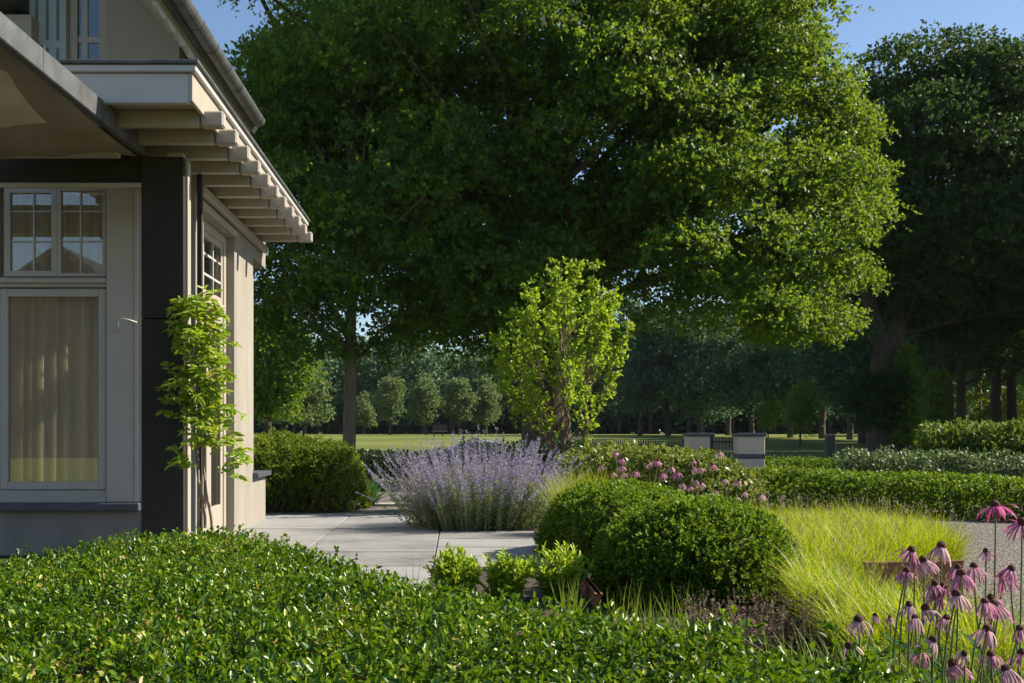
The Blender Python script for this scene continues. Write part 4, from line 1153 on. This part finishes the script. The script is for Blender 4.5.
def limb(a, b, r0, r1, bend=0.12, segs=8, sides=7):
    a = np.array(a, float); b = np.array(b, float)
    s = np.linspace(0, 1, segs)[:, None]
    L = np.linalg.norm(b - a)
    off = rng.normal(0, bend * L, 3); off[2] = abs(off[2]) * 0.5
    p = a + (b - a) * s + off * (np.sin(s * math.pi) * 0.5) + rng.normal(0, 0.012 * L, (segs, 3)) * (s * (1 - s) * 4)
    return tube_geo(p, np.linspace(r0, r1, segs), sides)

def trunk_geo(pts, radii, sides=14, seed=0):
    pts = np.array(pts, float); m = np.linspace(0, 1, len(pts)); u = np.linspace(0, 1, 22)
    P = np.stack([np.interp(u, m, pts[:, i]) for i in range(3)], 1)
    g = np.random.default_rng(seed)
    P[1:-1, :2] += g.normal(0, 0.02 * radii[0], (20, 2))
    return tube_geo(P, np.interp(u, m, radii), sides)

def envelope_clumps(n, c, r, rmin, rmax, seed, rough=0.14, scale=5.0, zmin=None, inner=0.35, keep=None):
    nz = Noise3(seed, scale)
    d = rand_dirs(n * 2)
    f = inner + (1 - inner) * rng.uniform(0, 1, n * 2) ** 0.5
    P = np.array(c) + d * np.array(r) * (f * (1 + rough * nz(d * np.array(r))))[:, None]
    ok = np.ones(n * 2, bool)
    if zmin is not None: ok &= P[:, 2] > zmin(P)
    if keep is not None: ok &= keep(P)
    P = P[ok][:n]
    return np.concatenate([P, rng.uniform(rmin, rmax, (len(P), 1))], 1)

def tree(name, label, cat, loc, trunk_parts, crown, leaf_mat, bark, group=None):
    t = thing(name, label, cat, loc, group)
    link('trunk', np_mesh('trunk', *join_geo(trunk_parts), True), bark, t)
    link('crown', np_mesh('crown', *crown), leaf_mat, t)
    return t

# the great lime tree behind the young one
def great_lime():
    X, Y = 2.75, 35.0
    g0 = float(ground_h(Y))
    c = np.array([-0.35, 0.0, 11.4]); r = np.array([9.3, 8.0, 10.4])
    zmin = lambda P: np.where(P[:, 0] > 3.0, 4.6 + 0.7 * np.sin(P[:, 0] * 1.9 + P[:, 1]), np.where(P[:, 0] < -4, 6.5, 3.4))
    keep = lambda P: rng.uniform(0, 1, len(P)) < np.where(P[:, 1] > 2.5, 0.45, 1.0)
    cl = envelope_clumps(360, c, r, 0.8, 1.6, 71, 0.10, 5.0, zmin, 0.45, keep)
    # the drooping skirt on the sunny side, and the spray that reaches into the sky
    ex = []
    for px, py, rr_ in ((800, 300, 1.2), (830, 320, 0.9), (770, 290, 1.2), (850, 280, 1.1), (820, 335, 0.7), (745, 275, 1.1), (870, 245, 1.0), (880, 200, 1.0), (872, 160, 0.9), (890, 215, 0.6), (640, 300, 0.9), (655, 320, 0.6), (610, 290, 1.2), (460, 330, 1.1), (480, 360, 1.0), (505, 300, 1.3), (440, 290, 1.2), (520, 345, 1.0), (830, 20, 0.7), (812, 5, 0.8), (846, 6, 0.45), (800, 40, 0.8), (855, 130, 0.9), (845, 100, 0.8), (560, 330, 1.2), (590, 350, 0.9)):
        p = at(px, py, Y + rng.uniform(-3.5, 0.5)); ex.append((p.x - X, p.y - Y, p.z - g0, rr_))
    oy = [0, 40, 90, 130, 190, 240, 280, 310, 340]; orr = [790, 800, 850, 868, 878, 872, 862, 850, 830]; oll = [600, 600, 620, 640, 660, 680, 690, 720, 790]
    for _ in range(150):
        py = rng.uniform(0, 335); px = rng.uniform(np.interp(py, oy, oll), np.interp(py, oy, orr))
        dx = (px - 560) / 320.0
        p = at(px, py, Y - 7.2 * math.sqrt(max(0.05, 1 - dx * dx)) * rng.uniform(0.55, 1.0)); ex.append((p.x - X, p.y - Y, p.z - g0, rng.uniform(0.7, 1.3)))
    cl = np.concatenate([cl, np.array(ex)])
    for _ in range(95):
        py = rng.uniform(-20, 330); px = rng.uniform(380, 690)
        dx = (px - 560) / 330.0
        p = at(px, py, Y - 6.0 * math.sqrt(max(0.05, 1 - dx * dx)) * rng.uniform(0.35, 1.0)); cl = np.concatenate([cl, [[p.x - X, p.y - Y, p.z - g0, rng.uniform(0.8, 1.35)]]])
    cpx = CX + (cl[:, 0] + X + cl[:, 3] * 0.9) * F / (Y + cl[:, 1]); cpy = CY - (cl[:, 2] + g0 - EYE) * F / (Y + cl[:, 1])
    cl = cl[cpx < np.interp(cpy, [-400, -60, 0, 60, 100, 130, 200, 270, 330], [900, 870, 850, 835, 860, 880, 897, 885, 860])]
    crown = crown_geo(cl, 190, 0.125, 0.088, 5, 0.5, 0.3, 0.27)
    tp = [trunk_geo([(0, 0, -0.3), (0.02, 0, 0.4), (0.0, 0, 2.0), (-0.05, 0, 5.0), (0.05, 0, 9.0), (0.1, 0, 15.0)], [1.0, 0.72, 0.60, 0.52, 0.38, 0.12], 16, 1)]
    far = cl[np.argsort(-np.linalg.norm(cl[:, :2], axis=1))]; far = far[far[:, 2] > 8.0][:150]
    for j in range(0, len(far), 4):
        e = far[j, :3]; h0 = float(np.clip(e[2] * 0.5, 3.0, 11))
        tp.append(limb((0, 0, h0), e, 0.20, 0.03))
    for (e, h0, r0) in (((-6.5, -3, 14.5), 6, .3), ((-3.5, -4, 16), 7, .3), ((4, -4, 15), 8, .3)):
        tp.append(limb((0, 0, h0), e, r0, 0.06))
    tree('lime_tree', 'huge spreading lime tree glowing yellow green on its sunny side', 'tree', (X, Y, g0), tp, crown, M['lime_leaf'], M['bark'])
great_lime()

# the smaller tree with the bare trunk, on the house side
def left_tree():
    X, Y = -2.9, 30.5
    g0 = float(ground_h(Y))
    cl = envelope_clumps(150, (-0.1, 0, 7.4), (3.6, 3.2, 4.9), 0.6, 1.0, 83, 0.12, 3.0, lambda P: 2.9 + 0.2 * np.sin(P[:, 0] * 3), 0.4)
    ex = []
    for px, py, rr_ in ((300, 358, .55), (325, 362, .5), (372, 358, .5), (395, 350, .55), (285, 366, .45), (340, 350, .5), (290, 300, .8), (275, 340, .7), (310, 350, .7), (400, 340, .7), (405, 310, .8), (385, 360, .5), (330, 340, .8), (268, 250, .8), (415, 280, .7), (270, 380, .5), (262, 400, .45)):
        p = at(px, py, Y + rng.uniform(-1.5, 0.5)); ex.append((p.x - X, p.y - Y, p.z - g0, rr_))
    cl = np.concatenate([cl, np.array(ex)])
    crown = crown_geo(cl, 85, 0.13, 0.09, 5, 0.65, 0.25, 0.28)
    tp = [trunk_geo([(0, 0, -0.2), (0.0, 0, 0.3), (0.03, 0, 1.6), (0.05, 0, 3.5), (0.1, 0, 6.0), (0.0, 0, 10.5)], [0.25, 0.18, 0.165, 0.15, 0.12, 0.04], 12, 2)]
    for j in range(0, len(cl), 8):
        if cl[j, 2] > 4: tp.append(limb((0.05, 0, float(np.clip(cl[j, 2] * 0.6, 2.8, 8))), cl[j, :3], 0.06, 0.015))
    tree('maple_tree', 'dark leafy tree with a slim bare trunk beside the house corner', 'tree', (X, Y, g0), tp, crown, M['lime_leaf'], M['bark_pale'])
left_tree()

# tree just past the house corner, low and sunny
def corner_tree():
    X, Y = -8.6, 52.0
    g0 = float(ground_h(Y))
    cl = envelope_clumps(70, (0, 0, 3.7), (1.7, 1.6, 2.9), 0.5, 0.9, 85, 0.12, 2.0, lambda P: 1.3 + 0 * P[:, 0], 0.4)
    crown = crown_geo(cl, 70, 0.16, 0.11, 5, 0.7, 0.2, 0.3)
    tp = [trunk_geo([(0, 0, -0.2), (0, 0, 1.5), (0.0, 0, 4.5)], [0.16, 0.12, 0.05], 10, 3)]
    tree('field_tree', 'small sunlit round tree half hidden by the house corner', 'tree', (X, Y, g0), tp, crown, M['lime_leaf'], M['bark'])
corner_tree()

# second dark trunk left of the great lime
def slim_trunk_tree():
    X, Y = 2.0, 39.0
    X = xa(528, Y); g0 = float(ground_h(Y))
    cl = envelope_clumps(70, (-0.6, 0, 7.0), (2.8, 2.4, 4.2), 0.7, 1.1, 87, 0.12, 2.5, lambda P: 3.0 + 0 * P[:, 0], 0.4)
    crown = crown_geo(cl, 60, 0.16, 0.11, 5, 0.65, 0.25, 0.3)
    tp = [trunk_geo([(0, 0, -0.2), (0, 0, 2), (0.05, 0, 8)], [0.24, 0.19, 0.06], 10, 4)]
    for j in range(0, len(cl), 7): tp.append(limb((0.0, 0, float(np.clip(cl[j, 2] * 0.6, 2.6, 7))), cl[j, :3], 0.06, 0.015))
    tree('maple_tree', 'dark tree in deep shade whose slim trunk stands left of the lime', 'tree', (X, Y, g0), tp, crown, M['lime_leaf'], M['bark'])
slim_trunk_tree()

# the young multi-stemmed tree
def young_tree():
    Y = 14.5; X = xa(567, Y)
    outline = [(258, 560, 582), (275, 538, 602), (295, 516, 622), (320, 500, 636), (345, 492, 638), (365, 490, 630), (390, 508, 612), (410, 530, 596), (425, 548, 582)]
    oy = [o[0] for o in outline]
    tp, parts = [], []
    tp.append(limb((0, 0, -0.05), (-0.05, 0.0, 2.1), 0.045, 0.012, 0.03, 12)); tp.append(limb((0.03, 0.03, -0.05), (0.28, 0.05, 1.8), 0.038, 0.012, 0.03, 12)); tp.append(limb((-0.04, 0, -0.05), (-0.42, 0.0, 1.6), 0.03, 0.01, 0.04, 12))
    for b in range(60):
        py = 412 - (412 - 260) * rng.uniform(0, 1) ** 0.85
        l = np.interp(py, oy, [o[1] for o in outline]); r_ = np.interp(py, oy, [o[2] for o in outline])
        m = (l + r_) / 2; hw = (r_ - l) / 2; a = rng.uniform(0, 6.28); k = rng.uniform(0.35, 1.12) ** 0.7
        e = at(m + math.cos(a) * hw * k, py, Y); e = np.array([e.x - X, math.sin(a) * hw * k * Y / F, e.z])
        zs = float(np.clip(e[2] - 0.85, 0.40, 1.9)); w3 = zs / 2.0
        st = np.array([(0.26 if e[0] > 0.25 else -0.36 if e[0] < -0.3 else -0.04) * w3, 0.02, zs])
        s_ = np.linspace(0, 1, 9)[:, None]
        P = st + (e - st) * s_ + np.array([e[0] - st[0], e[1] - st[1], 0]) * 0.35 * (np.sin(s_ * math.pi) * 0.6) * np.array([1, 1, 0]) + rng.normal(0, 0.012, (9, 3))
        tp.append(tube_geo(P, np.linspace(0.010, 0.003, 9), 5))
        L = np.linalg.norm(e - st); n = int(17 * L + 6)
        u = rng.uniform(0.38, 1.05, n); q3 = np.stack([np.interp(u, s_[:, 0], P[:, i]) for i in range(3)], 1)
        dd = rand_dirs(n) * np.array([1, 1, 0.6]) + np.array([0, 0, 0.25]) + (e - st) / L * 0.5
        q3 = q3 + rand_dirs(n) * rng.uniform(0, 0.06, (n, 1))
        parts.append(shoots(q3, dd, rng.uniform(0.06, 0.16, n), 5, 0.066, 0.038, 58, ovates, 0.6))
    crown = join_geo(parts)
    tree('young_tree', 'young multi stemmed tree with bright lime green leaves', 'tree', (X, Y, 0), tp, crown, M['young_leaf'], M['bark_pale'])
young_tree()

# the great dark tree on the right
def right_oak():
    X, Y = xa(888, 48.0), 48.0
    g0 = float(ground_h(Y))
    cl = envelope_clumps(290, (3.6, 1.5, 10.4), (7.0, 6.0, 5.6), 1.0, 1.8, 91, 0.12, 5.0, lambda P: 5.0 + 0.8 * np.sin(P[:, 0] * 1.3), 0.4)
    ex = []
    for px, py, rr_ in ((868, 100, 1.1), (858, 130, 1.2), (872, 75, 0.9), (862, 165, 1.3), (885, 62, 1.0), (880, 150, 1.3), (875, 210, 1.3), (880, 250, 1.2), (890, 190, 1.4), (915, 275, 1.0), (905, 60, 1.2), (930, 50, 1.2), (965, 52, 1.3), (990, 70, 1.2), (1010, 75, 1.2), (885, 90, 1.1), (890, 130, 1.2), (1020, 100, 1.4), (930, 300, 1.3), (845, 355, 1.0), (855, 330, .9), (960, 330, 1.4), (1000, 340, 1.4)):
        p = at(px, py, Y + rng.uniform(-3, 3)); ex.append((p.x - X, p.y - Y, p.z - g0, rr_))
    cl = cl[~((cl[:, 1] < 0.5) & (cl[:, 2] < 6.6) & (cl[:, 0] > -1.9) & (cl[:, 0] < 1.8))]
    cl = np.concatenate([cl, np.array(ex)])
    crown = crown_geo(cl, 140, 0.20, 0.14, 5, 0.5, 0.2, 0.38)
    tp = [trunk_geo([(0.0, 0, -0.3), (-0.05, 0, 0.5), (-0.2, 0, 2.5), (0.0, 0, 4.3), (0.5, 0, 6.5), (1.0, 0, 11)], [1.25, 0.80, 0.62, 0.60, 0.40, 0.12], 16, 5)]
    tp.append(limb((-0.1, 0, 4.0), (-1.6, -1, 9.5), 0.42, 0.1, 0.06)); tp.append(limb((0.2, 0, 5.0), (4.5, 1.0, 9.5), 0.26, 0.06, 0.06)); tp.append(limb((0.3, 0, 6.0), (6.0, 1, 12.5), 0.28, 0.05))
    for j in range(0, len(cl), 9): tp.append(limb((0.5, 0.3, float(np.clip(cl[j, 2] * 0.6, 5.0, 10))), cl[j, :3], 0.14, 0.03))
    tree('oak_tree', 'tall dark broad tree with a thick forked trunk at the wood edge', 'tree', (X, Y, g0), tp, crown, M['oak_leaf'], M['bark'])
    # ivy on its trunk, sunlight put into a lighter leaf colour
    iv = thing('ivy', 'sunlit ivy column climbing the sunny side of the thick forked trunk', 'climber', (X + 0.9, Y - 0.9, g0))
    cl = []
    for _ in range(60):
        py = rng.uniform(352, 442); w = np.interp(py, [352, 375, 400, 440], [1, 5, 9, 9])
        p = at(907 + rng.uniform(-w, w), py, Y - 0.9); cl.append((p.x - X - 0.9, rng.uniform(-0.4, 0.3), p.z - g0, rng.uniform(0.16, 0.30)))
    V, F_, q_ = crown_geo(np.array(cl), 40, 0.15, 0.11, 4, 0.8, 0.3, 0.2)
    link('foliage', np_mesh('foliage', V, F_, q_), M['sapling_sunlit_leaf'], iv)
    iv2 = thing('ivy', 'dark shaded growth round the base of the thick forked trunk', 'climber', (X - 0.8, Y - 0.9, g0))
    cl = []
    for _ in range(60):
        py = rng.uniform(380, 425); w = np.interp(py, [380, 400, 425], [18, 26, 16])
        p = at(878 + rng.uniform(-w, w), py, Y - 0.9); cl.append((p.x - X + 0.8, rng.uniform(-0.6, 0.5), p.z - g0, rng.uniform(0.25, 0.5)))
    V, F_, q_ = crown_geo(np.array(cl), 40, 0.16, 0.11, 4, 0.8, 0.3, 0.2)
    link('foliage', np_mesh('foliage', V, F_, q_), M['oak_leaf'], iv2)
right_oak()

# ---- shared tree kinds for the woods and the field edge
def tree_kind(h, w, trunk_r, n, per, leaf, zlow, seed, flat=0.7, rough=0.12, rk=1.0, cone=0.0):
    cl = envelope_clumps(n, (0, 0, (h + zlow) / 2), (w / 2, w / 2, (h - zlow) / 2), 0.12 * w * rk, 0.2 * w * rk, seed, rough, w * 0.6, None, 0.35)
    cl[:, :2] *= (1 - cone * np.clip((cl[:, 2] - zlow) / (h - zlow), 0, 1))[:, None] * (1 + cone * 0.4)
    crown = np_mesh('crown', *crown_geo(cl, per, leaf, leaf * 0.7, 4, flat, 0.2, leaf * 1.8))
    tp = [trunk_geo([(0, 0, -0.4), (0, 0, zlow * 0.5), (0.1, 0, zlow * 1.1), (0, 0, h * 0.75)], [trunk_r * 1.2, trunk_r, trunk_r * 0.85, trunk_r * 0.2], 9, seed)]
    for j in range(0, n, 5): tp.append(limb((0, 0, float(max(zlow * 0.7, cl[j, 2] * 0.6))), cl[j, :3], trunk_r * 0.35, trunk_r * 0.08, 0.1, 6, 5))
    return crown, np_mesh('trunk', *join_geo(tp), True)

def put_tree(kind, name, label, cat, x, y, sc, rz, leaf, bark, group):
    crown, trunk = kind
    t = thing(name, label, cat, (x, y, float(ground_h(y))), group)
    t.scale = (sc * random.uniform(0.88, 1.15), sc * random.uniform(0.9, 1.1), sc * random.uniform(0.9, 1.08)); t.rotation_euler = (0, 0, rz)
    for nm, me, mt in (('trunk', trunk, bark), ('crown', crown, leaf)):
        link(nm, me, mt, t)
    return t

K_field = [tree_kind(7.0, 3.5, 0.16, 64, 26, 0.30, 1.3, 101, 0.75, 0.26, 0.8, 0.55), tree_kind(7.2, 3.3, 0.16, 60, 26, 0.30, 1.4, 104, 0.75, 0.30, 0.8, 0.45)]
K_wood = [tree_kind(15.0, 8.5, 0.32, 80, 44, 0.40, 2.2, 111, 0.6, 0.2), tree_kind(16.5, 9.5, 0.34, 90, 44, 0.40, 2.6, 112, 0.6, 0.2), tree_kind(13.5, 8.0, 0.28, 74, 44, 0.40, 1.8, 113, 0.6, 0.2)]

FT = [(304, 428, 74, 95), (390, 430, 54, 128), (426, 431, 56, 130), (459, 431, 58, 132), (486, 431, 54, 134), (270, 432, 60, 118), (364, 432, 40, 140)]
names = sorted(range(len(FT)), key=lambda i: FT[i][0])
for r_, i in enumerate(names):
    px, base, hpx, Yd = FT[i]
    put_tree(K_field[i % 2], 'field_tree', f'small pale round tree at the far edge of the meadow, {ORD[r_]} from the left', 'tree', xa(px, Yd), Yd, hpx * Yd / F / 7.0, i * 1.3, M['field_tree_leaf'], M['bark'], 'small trees along the far meadow edge')

# the far wood: one mass behind the meadow
def woodland():
    parts, tr = [], []
    g = np.random.default_rng(5)
    for row, (Yr, n, hh) in enumerate(((150, 40, 13.5), (162, 34, 15.5), (178, 34, 17.5))):
        for k in range(n):
            x = -52 + 135 * (k + g.uniform(-.3, .3)) / n
            y = Yr + g.uniform(-4, 4); h_ = hh * g.uniform(0.8, 1.08)
            px = CX + x * F / y
            if px > 980: continue
            if px < 520: h_ *= 0.86
            w = g.uniform(3.4, 5.0)
            cl = envelope_clumps(26, (x, y, h_ * 0.58), (w, w * 0.8, h_ * 0.44), 0.9, 1.7, int(g.integers(1e6)), 0.12, 5)
            parts.append(crown_geo(cl, 26, 0.55, 0.42, 3, 0.7, 0.2, 0.9))
            tr.append(tube_geo(np.array([(x, y, -0.5), (x, y, h_ * 0.6)]), [0.3, 0.2], 6))
    for k in range(340):
        x = -62 + 185 * (k + g.uniform(-.4, .4)) / 340; y = g.uniform(152, 185); zg = float(ground_h(y)); hh_ = g.uniform(2.2, 4.5)
        cl = envelope_clumps(9, (x, y, zg + hh_ * 0.38), (1.6, 1.2, hh_ * 0.5), 0.7, 1.3, int(g.integers(1e6)), 0.12, 5)
        parts.append(crown_geo(cl, 26, 0.8, 0.65, 3, 0.95, 0.3, 0.8))
    z0 = float(ground_h(160))
    V, F_, q_ = join_geo(parts)
    w = thing('woodland', 'dark bluish wood closing the far side of the meadow', 'wood', (0, 160, z0)); w['kind'] = 'stuff'
    a = link('crowns', np_mesh('crowns', V - np.array([0, 160, 0]), F_, q_), M['far_leaf'], w); a['kind'] = 'stuff'
    V, F_, q_ = join_geo(tr)
    b = link('trunks', np_mesh('trunks', V - np.array([0, 160, 0]), F_, q_), M['bark'], w); b['kind'] = 'stuff'
woodland()

# wood on the right: trees one can tell apart
WT = [(640, 120, 12.5), (668, 125, 14), (700, 118, 13), (728, 125, 13.5), (752, 110, 12), (790, 105, 13), (822, 98, 13.5), (850, 92, 12), (862, 76, 13.0), (948, 64, 14.0), (961, 70, 13.0), (996, 66, 14.0), (1012, 74, 14.5), (930, 85, 14), (978, 88, 14), (1035, 62, 14.5), (1060, 70, 15), (1005, 118, 14), (1022, 126, 15), (1040, 112, 14), (985, 124, 14.5)]
K_high = tree_kind(15.0, 9.0, 0.30, 80, 44, 0.40, 5.2, 117, 0.6, 0.2)
for r_, (px, Yd, hh) in enumerate(sorted(WT)):
    k = r_ % 3
    put_tree(K_high if px > 900 else K_wood[k], 'wood_tree', f'dark slender trunked tree in the wood behind the gate, {ORD[r_]} from the left', 'tree', xa(px, Yd), Yd, hh / (15.0 if px > 900 else (15.0, 16.5, 13.5)[k]), r_ * 2.1, M['far_leaf'], M['bark'], 'trees of the wood behind the gate')
# their neighbours beyond the picture edge keep the wood in shade
for j, (x, y, hh) in enumerate(((36, 44, 17), (40, 54, 18), (46, 64, 18), (44, 36, 16), (54, 76, 18))):
    put_tree(K_wood[j % 3], 'wood_tree', 'tall tree of the wood just outside the view', 'tree', x, y, hh / 15.0, j * 1.7, M['oak_leaf'], M['bark'], 'trees of the wood just outside the view')
# understorey saplings, their sunlit glow put into the leaf colour
for j, (px, Yd, hh, w, lab) in enumerate(((800, 66, 3.3, 1.6, 'light green sapling alone at the shaded wood edge'), (934, 62, 3.9, 1.0, 'bright leafy sapling beside the ivy covered trunk'), (980, 76, 4.2, 3.6, 'yellow green bush glowing between the wood trunks'), (1010, 80, 4.0, 3.0, 'pale bush deep in the wood near the picture edge'), (768, 100, 3.2, 2.4, 'small dim sapling under the far wood'))):
    t = thing('sapling', lab, 'tree', (xa(px, Yd), Yd, float(ground_h(Yd))), 'saplings at the wood edge')
    cl = envelope_clumps(24, (0, 0, hh * 0.58), (w / 2, w / 2, hh * 0.42), 0.3, 0.55, 200 + j, 0.15, 1.5)
    link('crown', np_mesh('crown', *crown_geo(cl, 36, 0.17, 0.11, 4, 0.8, 0.2, 0.28)), M['sapling_sunlit_leaf'], t)
    link('trunk', np_mesh('trunk', *trunk_geo([(0, 0, -0.1), (0.03, 0, hh * 0.4), (0, 0, hh * 0.8)], [0.06, 0.05, 0.02], 7, j), True), M['bark'], t)

# ------------------------------------------------------------------ gate pillars, fences, posts, board, cover
def pillar(label, px0, px1, Y, top, band):
    x0, x1 = xa(px0, Y), xa(px1, Y)
    zt = EYE + (CY - top) * Y / F
    t = thing('gate_pillar', label, 'pillar', ((x0 + x1) / 2, Y, 0), 'gate pillars')
    w = (x1 - x0) / 2
    mb = MB()
    mb.box(-w, w, -w, w, 0, zt - 0.06)
    mb.build('shaft', M['stone_pillar'], t, bevel=0.006)
    mb = MB(); mb.box(-w - 0.025, w + 0.025, -w - 0.025, w + 0.025, zt - 0.058, zt); mb.build('cap', M['bluestone'], t, bevel=0.006)
    if band:
        mb = MB(); mb.box(-w - 0.004, w + 0.004, -w - 0.004, w + 0.004, band[0], band[1]); mb.build('band', M['bluestone'], t)
    return t
pillar('cream gate pillar with a dark stone band round its middle', 736, 761.5, 19.0, 433, (0.56, 0.64))
pillar('plain cream gate pillar behind the leafy hedge', 686, 710.5, 19.6, 433, None)
pillar('small distant cream pillar beside the young tree', 574, 582, 34.0, 434, None)
def iron_fence(label, a, b, h_, nbar):
    t = thing('iron_fence', label, 'fence', (a[0], a[1], 0))
    a = np.array(a); b = np.array(b); d = b - a; L = np.linalg.norm(d)
    t.rotation_euler = (0, 0, math.atan2(d[1], d[0]))
    mb = MB()
    mb.box(0, L, -0.012, 0.012, h_ - 0.10, h_ - 0.07); mb.box(0, L, -0.012, 0.012, 0.12, 0.15)
    mb.build('rail', M['iron'], t)
    mb = MB()
    for k in range(nbar):
        x = L * (k + 0.5) / nbar; mb.box(x - 0.007, x + 0.007, -0.0115, 0.0115, 0.05, h_)
    mb.build('bars', M['iron'], t)
    for x in (0.0, L):
        p = MB(); p.box(x - 0.025, x + 0.025, -0.025, 0.025, 0, h_ + 0.03); p.build('post', M['iron'], t)
    return t
iron_fence('black iron gate fence between the two cream pillars', (xa(712, 19.4), 19.4), (xa(735, 19.2), 19.2), 0.92, 7)
iron_fence('long black iron fence running from the plain pillar towards the young tree', (xa(584, 25), 25.0), (xa(684, 19.8), 19.8), 0.84, 44)
mb = MB(); mb.box(-0.10, 0.10, -0.08, 0.08, 0, 0.93); mb.box(-0.11, 0.11, -0.09, 0.09, 0.932, 0.95)
o = mb.build('dark_post', M['iron'], bevel=0.008); o.location = (xa(830, 26), 26, 0)
tag(o, 'square black post standing alone in the shaded meadow', 'post')
Yb = 112.0
t = thing('notice_board', 'dark board on two thin legs far across the meadow', 'board', (xa(440, Yb), Yb, float(ground_h(Yb))))
mb = MB(); mb.box(-0.7, 0.7, -0.04, 0.04, 0.55, 1.15); mb.build('board', M['board_wood'], t)
mb = MB(); mb.box(-0.75, 0.75, -0.06, 0.06, 0.47, 0.53); mb.build('ledge', M['kerb'], t)
for x in (-0.6, 0.25):
    mb = MB(); mb.box(x - 0.05, x + 0.05, -0.05, 0.05, 0, 0.54); mb.build('leg', M['board_wood'], t)
# domed cover behind the sage
Yc = 22.0
t = thing('domed_cover', 'dark domed cover with a pale blue rim behind the sage', 'cover', (xa(482, Yc), Yc, 0))
bm = bmesh.new(); bmesh.ops.create_uvsphere(bm, u_segments=32, v_segments=16, radius=1)
bmesh.ops.delete(bm, geom=[v for v in bm.verts if v.co.z < -0.01], context='VERTS')
for v in bm.verts: v.co = Vector((v.co.x * 0.88, v.co.y * 0.7, 0.30 + v.co.z * 0.50 if v.co.z > 0.02 else 0.0))
me = bpy.data.meshes.new('hood'); bm.to_mesh(me); bm.free()
for p in me.polygons: p.use_smooth = True
link('hood', me, M['dark_roof'], t)
a = np.linspace(0, math.pi, 26)
mb = MB(); mb.tube(np.stack([0.90 * np.cos(a), np.full(26, -0.25), 0.30 + 0.515 * np.sin(a)], 1), 0.022, 8); mb.build('rim', M['blue_rim'], t, smooth=True)

# ------------------------------------------------------------------ the neighbour across the garden, behind the viewer: it is what the front window mirrors
t = thing('neighbour_house', 'brown brick gabled house across the garden, mirrored in the front window', 'house', (-15.5, -26, 0))
mb = MB(); mb.prism([(-5, 0), (5, 0), (5, 4.6), (0, 8.0), (-5, 4.6)], 'y', -10, 0); mb.build('wall', mat_plain('brown_brick', (0.06, 0.045, 0.035), 0.9, 0.3, 3.0, 0.4, 40), t)
mb = MB()
mb.prism([(-5.4, 4.35), (0, 8.03), (0, 8.28), (-5.55, 4.5)], 'y', -10.3, 0.3); mb.prism([(5.4, 4.35), (0, 8.031), (0, 8.281), (5.55, 4.5)], 'y', -10.3, 0.3)
mb.build('roof', M['dark_roof'], t)
for x in (-3, 0, 3):
    w = MB(); w.box(x - 0.6, x + 0.6, 0.003, 0.06, 0.9, 2.4); wo_ = w.build('window', M['dark_paint'], t)
    w = MB(); w.box(x - 0.52, x + 0.52, 0.062, 0.07, 0.98, 2.32); w.build('pane', M['dark_roof'], wo_)

# ------------------------------------------------------------------ thin summer haze over the meadow
mb = MB(); mb.box(-160, 220, -70, 260, -1.2, 45)
hm, ht, ho = new_mat('haze_air')
hv = N(ht, 'VolumePrincipled'); hv.inputs['Color'].default_value = (0.72, 0.82, 0.95, 1); hv.inputs['Density'].default_value = 0.00009
ht.links.new(hv.outputs[0], ho.inputs['Volume'])
tag(mb.build('haze', hm), 'thin pale summer haze over the garden and meadow', 'haze', kind='stuff')
S.cycles.volume_bounces = 0
